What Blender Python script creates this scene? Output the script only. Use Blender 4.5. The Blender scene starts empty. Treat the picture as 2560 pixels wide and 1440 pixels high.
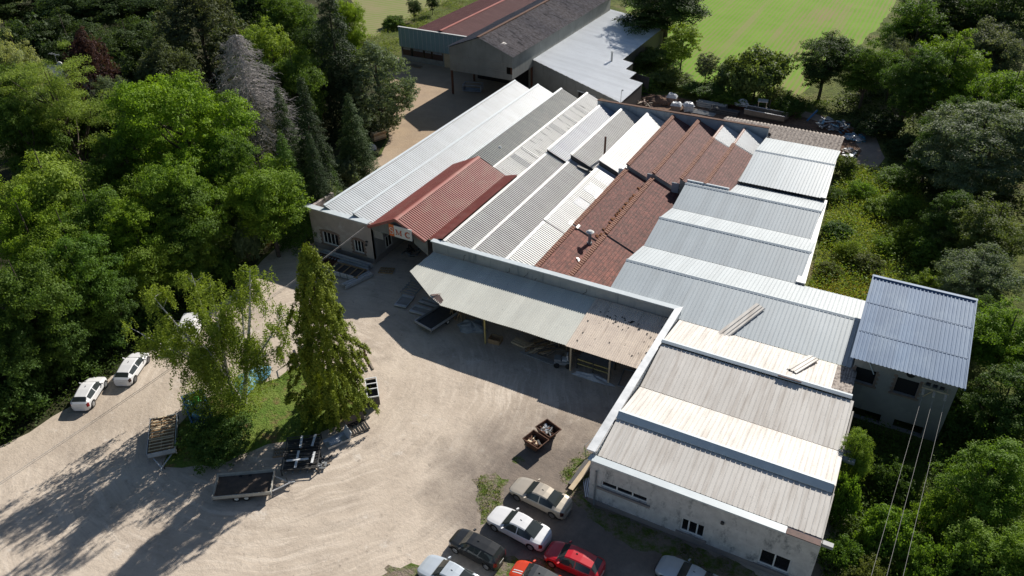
import bpy, math, random
import numpy as np
from mathutils import Vector, Matrix
random.seed(7)
rng = np.random.default_rng(7)
sc = bpy.context.scene
col = sc.collection
V = Vector
R = math.radians
# World frame: x along the factory front (to the right), y into the depth of the site, z up, metres.

# ------------------------------------------------------------------ helpers
wm = {}
def _link(o, parent, world):
    col.objects.link(o)
    wm[o.name] = Matrix.Identity(4)
    if parent is not None:
        o.parent = parent
        if world:
            o.matrix_parent_inverse = wm[parent.name].inverted()
        else:
            wm[o.name] = wm[parent.name]
    return o

def tag(o, label=None, cat=None, group=None, kind=None):
    if label: o['label'] = label
    if cat: o['category'] = cat
    if group: o['group'] = group
    if kind: o['kind'] = kind
    return o

def thing(name, loc, label, cat, group=None, rz=0.0, scale=None):
    o = bpy.data.objects.new(name, None)
    col.objects.link(o)
    o.empty_display_size = .3
    o.location = loc
    o.rotation_euler = (0, 0, rz)
    M = Matrix.Translation(loc) @ Matrix.Rotation(rz, 4, 'Z')
    if scale:
        o.scale = scale
        M = M @ Matrix.Diagonal((*scale, 1))
    wm[o.name] = M
    return tag(o, label, cat, group)

class MB:
    def __init__(s):
        s.v = []; s.f = []
    def poly(s, *pts):
        n = len(s.v); s.v += [tuple(p) for p in pts]; s.f.append(tuple(range(n, n + len(pts))))
        return s
    def box(s, x0, y0, z0, x1, y1, z1):
        n = len(s.v)
        s.v += [(x0,y0,z0),(x1,y0,z0),(x1,y1,z0),(x0,y1,z0),(x0,y0,z1),(x1,y0,z1),(x1,y1,z1),(x0,y1,z1)]
        s.f += [tuple(n+i for i in q) for q in ((0,3,2,1),(4,5,6,7),(0,1,5,4),(1,2,6,5),(2,3,7,6),(3,0,4,7))]
        return s
    def obox(s, c, ax, ay, az):
        c = V(c); ax = V(ax); ay = V(ay); az = V(az); n = len(s.v)
        for k in (-1, 1):
            for i, j in ((-1,-1),(1,-1),(1,1),(-1,1)):
                s.v.append(tuple(c + ax*i + ay*j + az*k))
        s.f += [tuple(n+i for i in q) for q in ((0,3,2,1),(4,5,6,7),(0,1,5,4),(1,2,6,5),(2,3,7,6),(3,0,4,7))]
        return s
    def bar(s, p, q, w, h):
        p = V(p); q = V(q); d = q - p; L = d.length; d.normalize()
        up = V((0,0,1)) if abs(d.z) < .95 else V((1,0,0))
        sx = d.cross(up).normalized(); sz = sx.cross(d)
        return s.obox((p+q)/2, d*L/2, sx*w/2, sz*h/2)
    def prism(s, pts, z0, z1):
        n = len(s.v); k = len(pts)
        s.v += [(x, y, z0) for x, y in pts] + [(x, y, z1) for x, y in pts]
        s.f.append(tuple(range(n+k, n+2*k))); s.f.append(tuple(reversed(range(n, n+k))))
        for i in range(k):
            j = (i+1) % k
            s.f.append((n+i, n+j, n+k+j, n+k+i))
        return s
    def tube(s, p, q, r0, r1=None, n=8, cap=True):
        if r1 is None: r1 = r0
        p = V(p); q = V(q); d = (q-p).normalized()
        up = V((0,0,1)) if abs(d.z) < .9 else V((1,0,0))
        a = d.cross(up).normalized(); b = d.cross(a); m = len(s.v)
        for c, r in ((p, r0), (q, r1)):
            for i in range(n):
                t = 2*math.pi*i/n
                s.v.append(tuple(c + a*(r*math.cos(t)) + b*(r*math.sin(t))))
        for i in range(n):
            j = (i+1) % n
            s.f.append((m+i, m+j, m+n+j, m+n+i))
        if cap:
            s.f.append(tuple(range(m+n, m+2*n))); s.f.append(tuple(reversed(range(m, m+n))))
        return s
    def path(s, pts, r, n=6):
        for a, b in zip(pts[:-1], pts[1:]): s.tube(a, b, r, r, n)
        return s
    def sheet(s, P0, E, L, S, pitch=.33, rw=.09, rh=.04, s0=None, s1=None, wavy=False, warp=0):
        """ribbed metal sheet: ribs run along S, spaced along E"""
        P0 = V(P0); E = V(E).normalized(); S = V(S); n = E.cross(S).normalized()
        if n.z < 0: n = -n
        e = .025; ts = []; k = 0
        while k*pitch < L - 1e-6:
            t = k*pitch
            prof = ((0, 0), (pitch*.5, rh)) if wavy else ((0,0),(pitch-rw-2*e,0),(pitch-rw-e,rh),(pitch-e,rh))
            for dt, h in prof:
                if t+dt < L: ts.append((t+dt, h))
            k += 1
        ts.append((L, 0))
        m = len(s.v)
        for t, h in ts:
            a = s0(t) if s0 else 0.0; b = s1(t) if s1 else 1.0
            w = warp*math.sin(t*.9)*.5 + warp*math.sin(t*.37+1)
            s.v.append(tuple(P0 + E*t + S*a + n*(h+w))); s.v.append(tuple(P0 + E*t + S*b + n*(h+w)))
        for i in range(len(ts)-1):
            s.f.append((m+2*i, m+2*i+2, m+2*i+3, m+2*i+1))
        return s
    def build(s, name, mat, parent=None, world=True, smooth=False):
        me = bpy.data.meshes.new(name)
        me.from_pydata(s.v, [], s.f)
        me.materials.append(mat)
        if smooth: me.polygons.foreach_set('use_smooth', [True]*len(me.polygons))
        me.update()
        return _link(bpy.data.objects.new(name, me), parent, world)

def wall_y(mb, y, t, x0, x1, z0, z1, ops=()):
    """wall in an x-z plane, front face at y, thickness t towards +y, with real openings"""
    xs = sorted({x0, x1, *[o[0] for o in ops], *[o[1] for o in ops]})
    zs = sorted({z0, z1, *[o[2] for o in ops], *[o[3] for o in ops]})
    for i in range(len(xs)-1):
        for j in range(len(zs)-1):
            cx = (xs[i]+xs[i+1])/2; cz = (zs[j]+zs[j+1])/2
            if any(o[0] < cx < o[1] and o[2] < cz < o[3] for o in ops): continue
            mb.poly((xs[i],y,zs[j]),(xs[i+1],y,zs[j]),(xs[i+1],y,zs[j+1]),(xs[i],y,zs[j+1]))
            mb.poly((xs[i],y+t,zs[j]),(xs[i],y+t,zs[j+1]),(xs[i+1],y+t,zs[j+1]),(xs[i+1],y+t,zs[j]))
    for a, b, c, d in list(ops) + [(x0, x1, z0, z1)]:
        mb.poly((a,y,c),(a,y+t,c),(a,y+t,d),(a,y,d)); mb.poly((b,y,c),(b,y,d),(b,y+t,d),(b,y+t,c))
        mb.poly((a,y,c),(b,y,c),(b,y+t,c),(a,y+t,c)); mb.poly((a,y,d),(a,y+t,d),(b,y+t,d),(b,y,d))
    return mb

def window_y(parent, y, a, b, c, d, bars, fm, gm, fw=.09, name='window'):
    """frame (with mullions at the x in bars) set in an opening; pane is its sub-part"""
    m = MB()
    m.box(a, y, c, a+fw, y+.08, d).box(b-fw, y, c, b, y+.08, d)
    m.box(a+fw, y, c, b-fw, y+.08, c+fw).box(a+fw, y, d-fw, b-fw, y+.08, d)
    for x in bars: m.box(x-fw/2, y+.004, c+fw, x+fw/2, y+.076, d-fw)
    w = m.build(name, fm, parent)
    MB().poly((a+fw,y+.05,c+fw),(b-fw,y+.05,c+fw),(b-fw,y+.05,d-fw),(a+fw,y+.05,d-fw)).build('pane', gm, w)
    return w

# ------------------------------------------------------------------ materials
def _nt(name):
    m = bpy.data.materials.new(name); m.use_nodes = True
    nt = m.node_tree; b = nt.nodes['Principled BSDF']
    return m, nt, b
def N(nt, t, **kw):
    n = nt.nodes.new(t)
    for k, v in kw.items(): setattr(n, k, v)
    return n
def c4(c): return (c[0], c[1], c[2], 1.0)
def coords(nt, kind='Object', scale=(1,1,1), rot=(0,0,0)):
    tc = N(nt, 'ShaderNodeTexCoord'); mp = N(nt, 'ShaderNodeMapping')
    mp.inputs['Scale'].default_value = scale; mp.inputs['Rotation'].default_value = rot
    nt.links.new(tc.outputs[kind], mp.inputs['Vector'])
    return mp.outputs['Vector']
def noise(nt, vec, scale, detail=5, rough=.6, lo=.35, hi=.65):
    n = N(nt, 'ShaderNodeTexNoise'); n.inputs['Scale'].default_value = scale
    n.inputs['Detail'].default_value = detail; n.inputs['Roughness'].default_value = rough
    nt.links.new(vec, n.inputs['Vector'])
    r = N(nt, 'ShaderNodeMapRange'); r.inputs['From Min'].default_value = lo; r.inputs['From Max'].default_value = hi
    nt.links.new(n.outputs['Fac'], r.inputs['Value'])
    return r.outputs['Result']
def mix(nt, fac, a, b, mode='MIX'):
    m = N(nt, 'ShaderNodeMix', data_type='RGBA', blend_type=mode)
    for i, x in ((0, fac), (6, a), (7, b)):
        if isinstance(x, (int, float)): m.inputs[i].default_value = x
        elif isinstance(x, tuple): m.inputs[i].default_value = c4(x)
        else: nt.links.new(x, m.inputs[i])
    return m.outputs[2]
def math_(nt, op, a, b=None):
    m = N(nt, 'ShaderNodeMath', operation=op)
    for i, x in enumerate((a, b)):
        if x is None: continue
        if isinstance(x, (int, float)): m.inputs[i].default_value = x
        else: nt.links.new(x, m.inputs[i])
    return m.outputs[0]
def bump(nt, b, h, strength=.4, dist=.05):
    n = N(nt, 'ShaderNodeBump'); n.inputs['Strength'].default_value = strength; n.inputs['Distance'].default_value = dist
    nt.links.new(h, n.inputs['Height']); nt.links.new(n.outputs['Normal'], b.inputs['Normal'])

def mat(name, c1, c2=None, scale=1.2, rough=.6, metal=0.0, streak=None, sc2=(1,1,1), amt=.5, bmp=0, spec=.4, lo=.35, hi=.65):
    """base colour c1, patches of c2, and long stains of colour streak stretched by sc2"""
    m, nt, b = _nt(name)
    b.inputs['Roughness'].default_value = rough; b.inputs['Metallic'].default_value = metal
    b.inputs['Specular IOR Level'].default_value = spec
    vec = coords(nt)
    out = c1
    if c2:
        n = noise(nt, vec, scale, 6, .62, lo, hi)
        out = mix(nt, n, c1, c2)
        if bmp: bump(nt, b, noise(nt, vec, scale*6, 4, .6, .2, .8), bmp)
    if streak:
        v2 = coords(nt, 'Object', sc2)
        s = noise(nt, v2, 1.0, 9, .72, .53, .68)
        out = mix(nt, math_(nt, 'MULTIPLY', s, amt), out, streak)
    if isinstance(out, tuple): b.inputs['Base Color'].default_value = c4(out)
    else: nt.links.new(out, b.inputs['Base Color'])
    return m

M = {}
# metal roofing
def roofmat(k, c1, c2, streak, sc2, amt=.6, rough=.45, metal=0.0, spec=.3, thr=.48):
    """sheet roofing: every metre-wide sheet has its own tone, stains run down the slope, laps show as faint cross lines"""
    m, nt, b = _nt(k); b.inputs['Roughness'].default_value = rough; b.inputs['Specular IOR Level'].default_value = spec
    v = coords(nt); o = mix(nt, noise(nt, v, .35, 6, .62), c1, c2)
    sx = N(nt, 'ShaderNodeSeparateXYZ'); nt.links.new(v, sx.inputs[0])
    ax, bx = ('Y', 'X') if sc2[1] > sc2[0] else ('X', 'Y')
    wn = N(nt, 'ShaderNodeTexWhiteNoise', noise_dimensions='1D'); nt.links.new(math_(nt, 'FLOOR', math_(nt, 'DIVIDE', sx.outputs[ax], .99)), wn.inputs['W'])
    o = mix(nt, math_(nt, 'MULTIPLY', wn.outputs['Value'], .55), o, tuple(x*.80 for x in c1))
    s = noise(nt, coords(nt, 'Object', sc2), 1.0, 6, .65, thr, .72)
    o = mix(nt, math_(nt, 'MULTIPLY', s, amt), o, streak)
    o = mix(nt, math_(nt, 'MULTIPLY', noise(nt, v, 5, 3, .6, .66, .72), .45), o, tuple(x*.35 for x in c1))
    nt.links.new(o, b.inputs['Base Color']); M[k] = m
roofmat('sheet_silver', (.55,.58,.605), (.49,.52,.545), (.37,.37,.375), (.4,1.6,1), .35)
roofmat('sheet_silver_blue', (.26,.30,.375), (.31,.345,.41), (.24,.26,.30), (.4,1.6,1), .4)
roofmat('sheet_teal', (.06,.085,.092), (.085,.11,.118), (.18,.19,.185), (.5,4,1), .6, .5)
roofmat('sheet_white', (.66,.66,.645), (.60,.60,.585), (.42,.41,.40), (.5,3,1), .5)
roofmat('fibre_white', (.72,.71,.68), (.66,.65,.62), (.13,.13,.125), (.10,1.9,1), 1.0, .7, 0, .3, .56)
roofmat('sheet_grey_warm', (.445,.44,.425), (.39,.385,.375), (.27,.255,.24), (.4,3,1), .6, .55)
roofmat('zinc', (.49,.54,.57), (.455,.505,.535), (.39,.41,.42), (1.5,.25,1), .35, .42)
roofmat('zinc_light', (.49,.53,.55), (.455,.495,.515), (.40,.42,.43), (1.5,.25,1), .35, .42)
roofmat('cream_sheet', (.67,.64,.60), (.60,.57,.53), (.38,.33,.285), (2.2,.16,1), .7, .6)
roofmat('blue_sheet', (.105,.18,.305), (.14,.225,.355), (.24,.32,.42), (.5,.35,1), .55, .6)
roofmat('sheet_lean', (.80,.83,.86), (.74,.77,.80), (.60,.61,.63), (.4,1.2,1), .35)
roofmat('red_sheet', (.40,.135,.11), (.34,.115,.095), (.40,.25,.2), (.7,.5,1), .5, .55)
roofmat('maroon_sheet', (.20,.085,.08), (.17,.07,.068), (.25,.13,.12), (.3,1,1), .4, .6)
roofmat('canopy_sheet', (.66,.66,.60), (.60,.61,.56), (.47,.47,.43), (2,.3,1), .4, .5)
M['flashing'] = mat('flashing', (.60,.655,.68), (.50,.55,.58), 1.0, .35, 0, (.72,.75,.77), (1,1,1), .4)
M['flash_white'] = mat('flash_white', (.66,.66,.65), (.56,.56,.55), 1.0, .4)
M['galv'] = mat('galv', (.62,.64,.66), (.45,.47,.49), .9, .38, .25, (.75,.76,.78), (.5,.8,1), .5)
M['wall_grey'] = mat('wall_grey', (.64,.625,.61), (.50,.485,.475), 1.6, .85, 0, (.17,.18,.185), (1.5,1.5,.8), .95, .25)
M['parapet_render'] = mat('parapet_render', (.46,.46,.44), (.36,.37,.37), .5, .85, 0, (.13,.17,.19), (1.1,1.1,.16), .9, .2)
M['wall_pink'] = mat('wall_pink', (.49,.425,.385), (.42,.36,.33), 1.2, .85, 0, (.66,.645,.62), (.3,.3,.34), 1.0, .2)
M['plinth'] = mat('plinth', (.30,.26,.24), (.24,.22,.21), .8, .9)
M['wall_tower'] = mat('wall_tower', (.36,.34,.32), (.27,.26,.25), .5, .85, 0, (.16,.16,.16), (.6,.6,.2), .7, .2)
M['stone_trim'] = mat('stone_trim', (.30,.215,.17), (.22,.16,.135), 3, .8)
M['block_wall'] = mat('block_wall', (.34,.385,.43), (.28,.32,.36), .7, .85, 0, (.16,.18,.2), (1.2,1.2,.2), .7, .2)
M['concrete'] = mat('concrete', (.36,.35,.33), (.26,.25,.235), .9, .9, bmp=.2)
M['fibre_clad'] = mat('fibre_clad', (.26,.27,.255), (.21,.215,.205), .4, .85, 0, (.14,.14,.135), (1.5,1.5,.25), .6)
M['teal_fascia'] = mat('teal_fascia', (.24,.36,.40), (.22,.33,.37), .5, .5)
M['rust_steel'] = mat('rust_steel', (.13,.055,.03), (.075,.04,.028), 2.5, .85, bmp=.3)
M['dark_steel'] = mat('dark_steel', (.05,.05,.052), (.075,.07,.065), 2, .6)
M['grey_steel'] = mat('grey_steel', (.30,.31,.32), (.22,.23,.235), 2, .5)
M['white_frame'] = mat('white_frame', (.78,.78,.77), (.70,.70,.69), 2, .5)
M['brown_panel'] = mat('brown_panel', (.11,.06,.045), (.085,.05,.04), 2, .7)
M['wood'] = mat('wood', (.42,.28,.155), (.33,.215,.12), 3, .75)
M['wood_pale'] = mat('wood_pale', (.68,.55,.38), (.58,.45,.29), 2, .75)
M['wood_grey'] = mat('wood_grey', (.25,.21,.165), (.17,.145,.12), 2.5, .85)
M['yellow_post'] = mat('yellow_post', (.55,.45,.16), (.42,.34,.14), 2, .6)
M['dark_void'] = mat('dark_void', (.02,.02,.021), None, 1, .95)
M['rubber'] = mat('rubber', (.022,.022,.023), (.032,.03,.028), 5, .85)
M['alu'] = mat('alu', (.62,.64,.66), (.50,.52,.54), 3, .32, .6)
M['white_wrap'] = mat('white_wrap', (.60,.61,.63), (.40,.42,.45), 3, .4)
M['blue_tarp'] = mat('blue_tarp', (.10,.27,.42), (.18,.40,.55), 2.5, .45)
M['blue_bin'] = mat('blue_bin', (.03,.10,.26), (.045,.14,.32), 2, .45)
M['grey_tarp'] = mat('grey_tarp', (.33,.36,.40), (.2,.22,.25), 2, .5)
M['orange_sign'] = mat('orange_sign', (.80,.19,.045), None, 1, .4)
M['sign_white'] = mat('sign_white', (.78,.78,.75), (.72,.72,.69), 1, .4)
M['sign_red'] = mat('sign_red', (.55,.10,.04), None, 1, .4)
M['cable'] = mat('cable', (.30,.29,.28), None, 1, .6)
M['old_flash'] = mat('old_flash', (.20,.13,.115), (.13,.10,.09), 3, .85)
M['porcelain'] = mat('porcelain', (.55,.5,.47), None, 1, .3)
M['white_plastic'] = mat('white_plastic', (.72,.73,.74), (.6,.61,.62), 3, .5)

def glassmat(k, c, rough=.08, spec=.5):
    m, nt, b = _nt(k); b.inputs['Base Color'].default_value = c4(c); b.inputs['Roughness'].default_value = rough
    b.inputs['Specular IOR Level'].default_value = spec; M[k] = m
glassmat('pane', (.012,.013,.016)); glassmat('skylight', (.62,.66,.68), .5); glassmat('car_glass', (.035,.042,.042), .04, .6)
glassmat('translucent_sheet', (.30,.32,.40), .5)

def tilemat(k, c1, c2, moss, amt, sx=.23, sy=.36):
    m, nt, b = _nt(k); b.inputs['Roughness'].default_value = .85
    vec = coords(nt)
    br = N(nt, 'ShaderNodeTexBrick'); nt.links.new(vec, br.inputs['Vector'])
    br.inputs['Scale'].default_value = 1; br.inputs['Brick Width'].default_value = sy; br.inputs['Row Height'].default_value = sx
    br.inputs['Mortar Size'].default_value = .022; br.inputs['Color1'].default_value = c4(c1); br.inputs['Color2'].default_value = c4(c2)
    br.inputs['Mortar'].default_value = (.045,.025,.02,1); br.inputs['Mortar Smooth'].default_value = .6; br.offset = 0
    out = mix(nt, math_(nt, 'MULTIPLY', noise(nt, vec, 1.1, 8, .8, .44, .64), .72), br.outputs['Color'], (.07,.04,.036))
    out = mix(nt, math_(nt, 'MULTIPLY', noise(nt, vec, 3.0, 8, .8, .52, .62), amt), out, moss)
    out = mix(nt, math_(nt, 'MULTIPLY', noise(nt, vec, 4.5, 6, .75, .58, .66), .6), out, (.34,.24,.20))
    nt.links.new(out, b.inputs['Base Color'])
    h = mix(nt, .25, br.outputs['Fac'], noise(nt, vec, 9, 3, .6, .2, .8))
    n = N(nt, 'ShaderNodeBump', invert=True); n.inputs['Strength'].default_value = .7; n.inputs['Distance'].default_value = .04
    nt.links.new(br.outputs['Fac'], n.inputs['Height']); nt.links.new(n.outputs['Normal'], b.inputs['Normal'])
    M[k] = m
tilemat('tile_clean', (.33,.125,.095), (.21,.082,.066), (.06,.045,.04), .5)
tilemat('tile_mossy', (.26,.10,.08), (.175,.07,.06), (.05,.033,.028), .95)
tilemat('tile_back', (.25,.115,.10), (.185,.088,.08), (.085,.055,.05), .6, .3, .3)
M['ridge_tile'] = mat('ridge_tile', (.36,.175,.115), (.20,.10,.075), 5, .8)
M['moss'] = mat('moss', (.24,.085,.03), (.12,.06,.03), 5, .95, bmp=.5)
M['old_tile_roof'] = mat('old_tile_roof', (.46,.405,.375), (.27,.225,.20), 2.2, .9, 0, (.085,.068,.06), (.28,1.5,1), .95, .3)
M['old_fibre_roof'] = mat('old_fibre_roof', (.72,.62,.52), (.62,.53,.45), .8, .9, 0, (.33,.26,.21), (3.2,.12,1), .8, .2)
M['lichen_fibre'] = mat('lichen_fibre', (.37,.325,.29), (.13,.105,.095), 3.2, .9, bmp=.2, lo=.47, hi=.62)
# ------------------------------------------------------------------ camera, sky, sun
def setup():
    f, pitch, roll, yaw = 1936.25, .598562, -.0126238, .497386
    c, s = math.cos(pitch), math.sin(pitch)
    A = Matrix(((1,0,0),(0,-s,-c),(0,c,-s)))
    B = Matrix(((math.cos(roll),-math.sin(roll),0),(math.sin(roll),math.cos(roll),0),(0,0,1)))
    W = (B @ A)                       # rows: right, down, forward in camera-heading axes
    cy, sy = math.cos(yaw), math.sin(yaw)
    T = lambda r: V((r[0]*cy - r[1]*sy, r[0]*sy + r[1]*cy, r[2]))
    right, down, fwd = T(W[0]), T(W[1]), T(W[2])
    m = Matrix((right, -down, -fwd)).transposed().to_4x4()
    m.translation = V((0, 0, 46))
    cd = bpy.data.cameras.new('camera'); cam = bpy.data.objects.new('camera', cd); col.objects.link(cam)
    cam.matrix_world = m
    cd.sensor_width = 36; cd.lens = 36*f/2560; cd.clip_start = .5; cd.clip_end = 3000
    sc.camera = cam
setup()
SUN = V((.17, 1.5, 1.0))
elev = math.atan2(SUN.z, math.hypot(SUN.x, SUN.y)); az = math.atan2(SUN.x, SUN.y)
w = bpy.data.worlds.new('World'); sc.world = w; w.use_nodes = True
nt = w.node_tree; bg = nt.nodes['Background']
sky = nt.nodes.new('ShaderNodeTexSky'); sky.sky_type = 'NISHITA'; sky.sun_disc = False
sky.sun_elevation = elev; sky.sun_rotation = az; sky.air_density = 1.0; sky.dust_density = .6; sky.ozone_density = 1.5
nt.links.new(sky.outputs[0], bg.inputs[0]); bg.inputs[1].default_value = .052
sl = bpy.data.lights.new('sun', 'SUN'); sl.energy = 4.8; sl.angle = R(.55); sl.color = (1, .945, .86)
so = bpy.data.objects.new('sun', sl); col.objects.link(so); so.rotation_euler = SUN.to_track_quat('Z', 'Y').to_euler()
sc.view_settings.view_transform = 'Standard'; sc.view_settings.look = 'None'
sc.view_settings.exposure = .45; sc.view_settings.gamma = 1; sc.view_settings.use_curve_mapping = False
sc.cycles.max_bounces = 6; sc.cycles.transparent_max_bounces = 4

# ------------------------------------------------------------------ ground
def groundmat():
    m, nt, b = _nt('ground_soil_grass'); b.inputs['Roughness'].default_value = .95; b.inputs['Specular IOR Level'].default_value = .1
    v = coords(nt)
    o = mix(nt, noise(nt, v, .25, 6, .65), (.10,.135,.035), (.17,.19,.055))
    o = mix(nt, noise(nt, v, .9, 6, .7, .45, .62), o, (.075,.09,.03))
    o = mix(nt, noise(nt, v, .12, 4, .6, .55, .68), o, (.20,.165,.09))
    nt.links.new(o, b.inputs['Base Color']); bump(nt, b, noise(nt, v, 2.5, 5, .7, .2, .8), .8, .3)
    M['ground'] = m
    m, nt, b = _nt('gravel_yard'); b.inputs['Roughness'].default_value = .95; b.inputs['Specular IOR Level'].default_value = .15
    v = coords(nt)
    o = mix(nt, noise(nt, v, .16, 8, .68, .38, .62), (.61,.52,.425), (.50,.42,.34))
    tc = N(nt, 'ShaderNodeTexCoord')
    # wheel tracks sweeping round the grass island
    def sweeps(cx, cy, kr, kt, lo, hi):
        mp = N(nt, 'ShaderNodeMapping'); mp.inputs['Location'].default_value = (-cx, -cy, 0)
        nz = N(nt, 'ShaderNodeTexNoise'); nz.inputs['Scale'].default_value = .12; nt.links.new(tc.outputs['Object'], nz.inputs['Vector'])
        ad = N(nt, 'ShaderNodeVectorMath', operation='MULTIPLY_ADD'); ad.inputs[1].default_value = (3,3,0); nt.links.new(nz.outputs['Color'], ad.inputs[0]); nt.links.new(tc.outputs['Object'], ad.inputs[2])
        nt.links.new(ad.outputs[0], mp.inputs['Vector'])
        s = N(nt, 'ShaderNodeSeparateXYZ'); nt.links.new(mp.outputs['Vector'], s.inputs[0])
        rad = math_(nt, 'SQRT', math_(nt, 'ADD', math_(nt, 'MULTIPLY', s.outputs['X'], s.outputs['X']), math_(nt, 'MULTIPLY', s.outputs['Y'], s.outputs['Y'])))
        th = math_(nt, 'ARCTAN2', s.outputs['Y'], math_(nt, 'MULTIPLY', s.outputs['X'], -1.0))
        c = N(nt, 'ShaderNodeCombineXYZ'); nt.links.new(math_(nt, 'MULTIPLY', rad, kr), c.inputs[0]); nt.links.new(math_(nt, 'MULTIPLY', th, kt), c.inputs[1])
        return noise(nt, c.outputs[0], 1.0, 6, .65, lo, hi)
    area = noise(nt, v, .07, 4, .6, .36, .56)
    o = mix(nt, math_(nt, 'MULTIPLY', noise(nt, v, .055, 6, .65, .48, .62), .5), o, (.335,.275,.22))
    o = mix(nt, math_(nt, 'MULTIPLY', math_(nt, 'MULTIPLY', sweeps(-40, 40, 1.9, 3.0, .5, .62), area), .55), o, (.72,.63,.53))
    o = mix(nt, math_(nt, 'MULTIPLY', math_(nt, 'MULTIPLY', sweeps(-41, 38, 2.6, 3.2, .52, .65), area), .42), o, (.34,.28,.23))
    o = mix(nt, math_(nt, 'MULTIPLY', sweeps(-39, 39, .6, 1.6, .52, .68), .38), o, (.34,.285,.235))
    o = mix(nt, math_(nt, 'MULTIPLY', noise(nt, v, .33, 8, .75, .52, .68), .6), o, (.30,.25,.205))
    o = mix(nt, math_(nt, 'MULTIPLY', noise(nt, v, .42, 9, .8, .585, .64), .75), o, (.62,.56,.49))
    o = mix(nt, math_(nt, 'MULTIPLY', noise(nt, v, 3.2, 5, .7, .56, .7), .5), o, (.60,.54,.46))
    o = mix(nt, math_(nt, 'MULTIPLY', noise(nt, v, 1.7, 7, .8, .58, .66), .65), o, (.215,.18,.15))
    # the earth behind the hall is more orange
    sx = N(nt, 'ShaderNodeSeparateXYZ'); nt.links.new(tc.outputs['Object'], sx.inputs[0])
    rr = N(nt, 'ShaderNodeMapRange'); rr.inputs['From Min'].default_value = 62; rr.inputs['From Max'].default_value = 84; nt.links.new(sx.outputs['Y'], rr.inputs['Value'])
    o = mix(nt, math_(nt, 'MULTIPLY', rr.outputs['Result'], .8), o, mix(nt, noise(nt, v, .3, 7, .7), (.40,.29,.185), (.31,.225,.15)))
    # darker trodden earth towards the car park (distance from its middle)
    mp2 = N(nt, 'ShaderNodeMapping'); mp2.inputs['Location'].default_value = (10*.09, -34*.09, 0); mp2.inputs['Scale'].default_value = (.06,.075,0)
    mp2.inputs['Location'].default_value = (.84, -2.72, 0)
    nt.links.new(tc.outputs['Object'], mp2.inputs['Vector'])
    ln = N(nt, 'ShaderNodeVectorMath', operation='LENGTH'); nt.links.new(mp2.outputs['Vector'], ln.inputs[0])
    d = math_(nt, 'ADD', ln.outputs['Value'], math_(nt, 'MULTIPLY', noise(nt, v, .35, 5, .6, .2, .8), .35))
    r = N(nt, 'ShaderNodeMapRange'); r.inputs['From Min'].default_value = 1.0; r.inputs['From Max'].default_value = .6
    nt.links.new(d, r.inputs['Value'])
    o = mix(nt, math_(nt, 'MULTIPLY', r.outputs['Result'], .88), o, mix(nt, noise(nt, v, 1.2, 6, .7), (.205,.168,.142), (.14,.118,.103)))
    nt.links.new(o, b.inputs['Base Color']); bump(nt, b, noise(nt, v, 3.5, 6, .75, .2, .8), .5, .08)
    M['yard'] = m
    m, nt, b = _nt('crop_field'); b.inputs['Roughness'].default_value = .95; b.inputs['Specular IOR Level'].default_value = .1
    v = coords(nt)
    wv = N(nt, 'ShaderNodeTexWave', wave_type='BANDS', bands_direction='X'); nt.links.new(v, wv.inputs['Vector'])
    wv.inputs['Scale'].default_value = .36; wv.inputs['Distortion'].default_value = 1.1; wv.inputs['Detail'].default_value = 2; wv.inputs['Detail Scale'].default_value = .5
    den = noise(nt, coords(nt, 'Object', (.09,.022,.1)), 1, 6, .65, .30, .56)
    bare = noise(nt, coords(nt, 'Object', (.075,.02,.1)), 1, 7, .7, .50, .66)
    row = N(nt, 'ShaderNodeMapRange'); row.inputs['From Min'].default_value = .25; row.inputs['From Max'].default_value = .8; nt.links.new(wv.outputs['Fac'], row.inputs['Value'])
    g_ = math_(nt, 'SUBTRACT', math_(nt, 'ADD', math_(nt, 'MULTIPLY', row.outputs['Result'], .55), .58), math_(nt, 'MULTIPLY', bare, .65))
    g_ = math_(nt, 'SUBTRACT', g_, math_(nt, 'MULTIPLY', noise(nt, v, .9, 6, .75, .5, .75), .3))
    cl = N(nt, 'ShaderNodeClamp'); nt.links.new(g_, cl.inputs[0])
    o = mix(nt, cl.outputs[0], (.25,.215,.10), mix(nt, noise(nt, v, .15, 5, .6), (.135,.275,.02), (.175,.305,.038)))
    o = mix(nt, math_(nt, 'MULTIPLY', noise(nt, coords(nt, 'Object', (.3,.010,.1)), 1, 5, .6, .56, .68), .6), o, (.255,.225,.11))
    nt.links.new(o, b.inputs['Base Color']); M['field'] = m
    m, nt, b = _nt('pale_field'); b.inputs['Roughness'].default_value = .95; b.inputs['Specular IOR Level'].default_value = .1
    v = coords(nt, 'Object', (1,1,1), (0,0,R(38)))
    wv = N(nt, 'ShaderNodeTexWave', wave_type='BANDS', bands_direction='X'); nt.links.new(v, wv.inputs['Vector'])
    wv.inputs['Scale'].default_value = .2; wv.inputs['Distortion'].default_value = 2; wv.inputs['Detail'].default_value = 3
    fac = math_(nt, 'MULTIPLY', wv.outputs['Fac'], noise(nt, v, .12, 5, .6, .3, .6))
    o = mix(nt, fac, (.265,.235,.125), (.17,.235,.06))
    nt.links.new(o, b.inputs['Base Color']); M['pale_field'] = m
    m, nt, b = _nt('red_earth'); b.inputs['Roughness'].default_value = .95; b.inputs['Specular IOR Level'].default_value = .1
    v = coords(nt)
    o = mix(nt, noise(nt, v, .4, 6, .65), (.25,.155,.105), (.17,.115,.085))
    o = mix(nt, noise(nt, v, 1.6, 5, .7, .5, .68), o, (.10,.075,.06))
    nt.links.new(o, b.inputs['Base Color']); bump(nt, b, noise(nt, v, 3, 5, .7, .2, .8), .8, .2); M['earth'] = m
    m, nt, b = _nt('rough_grass'); b.inputs['Roughness'].default_value = .95; b.inputs['Specular IOR Level'].default_value = .1
    v = coords(nt)
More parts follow.
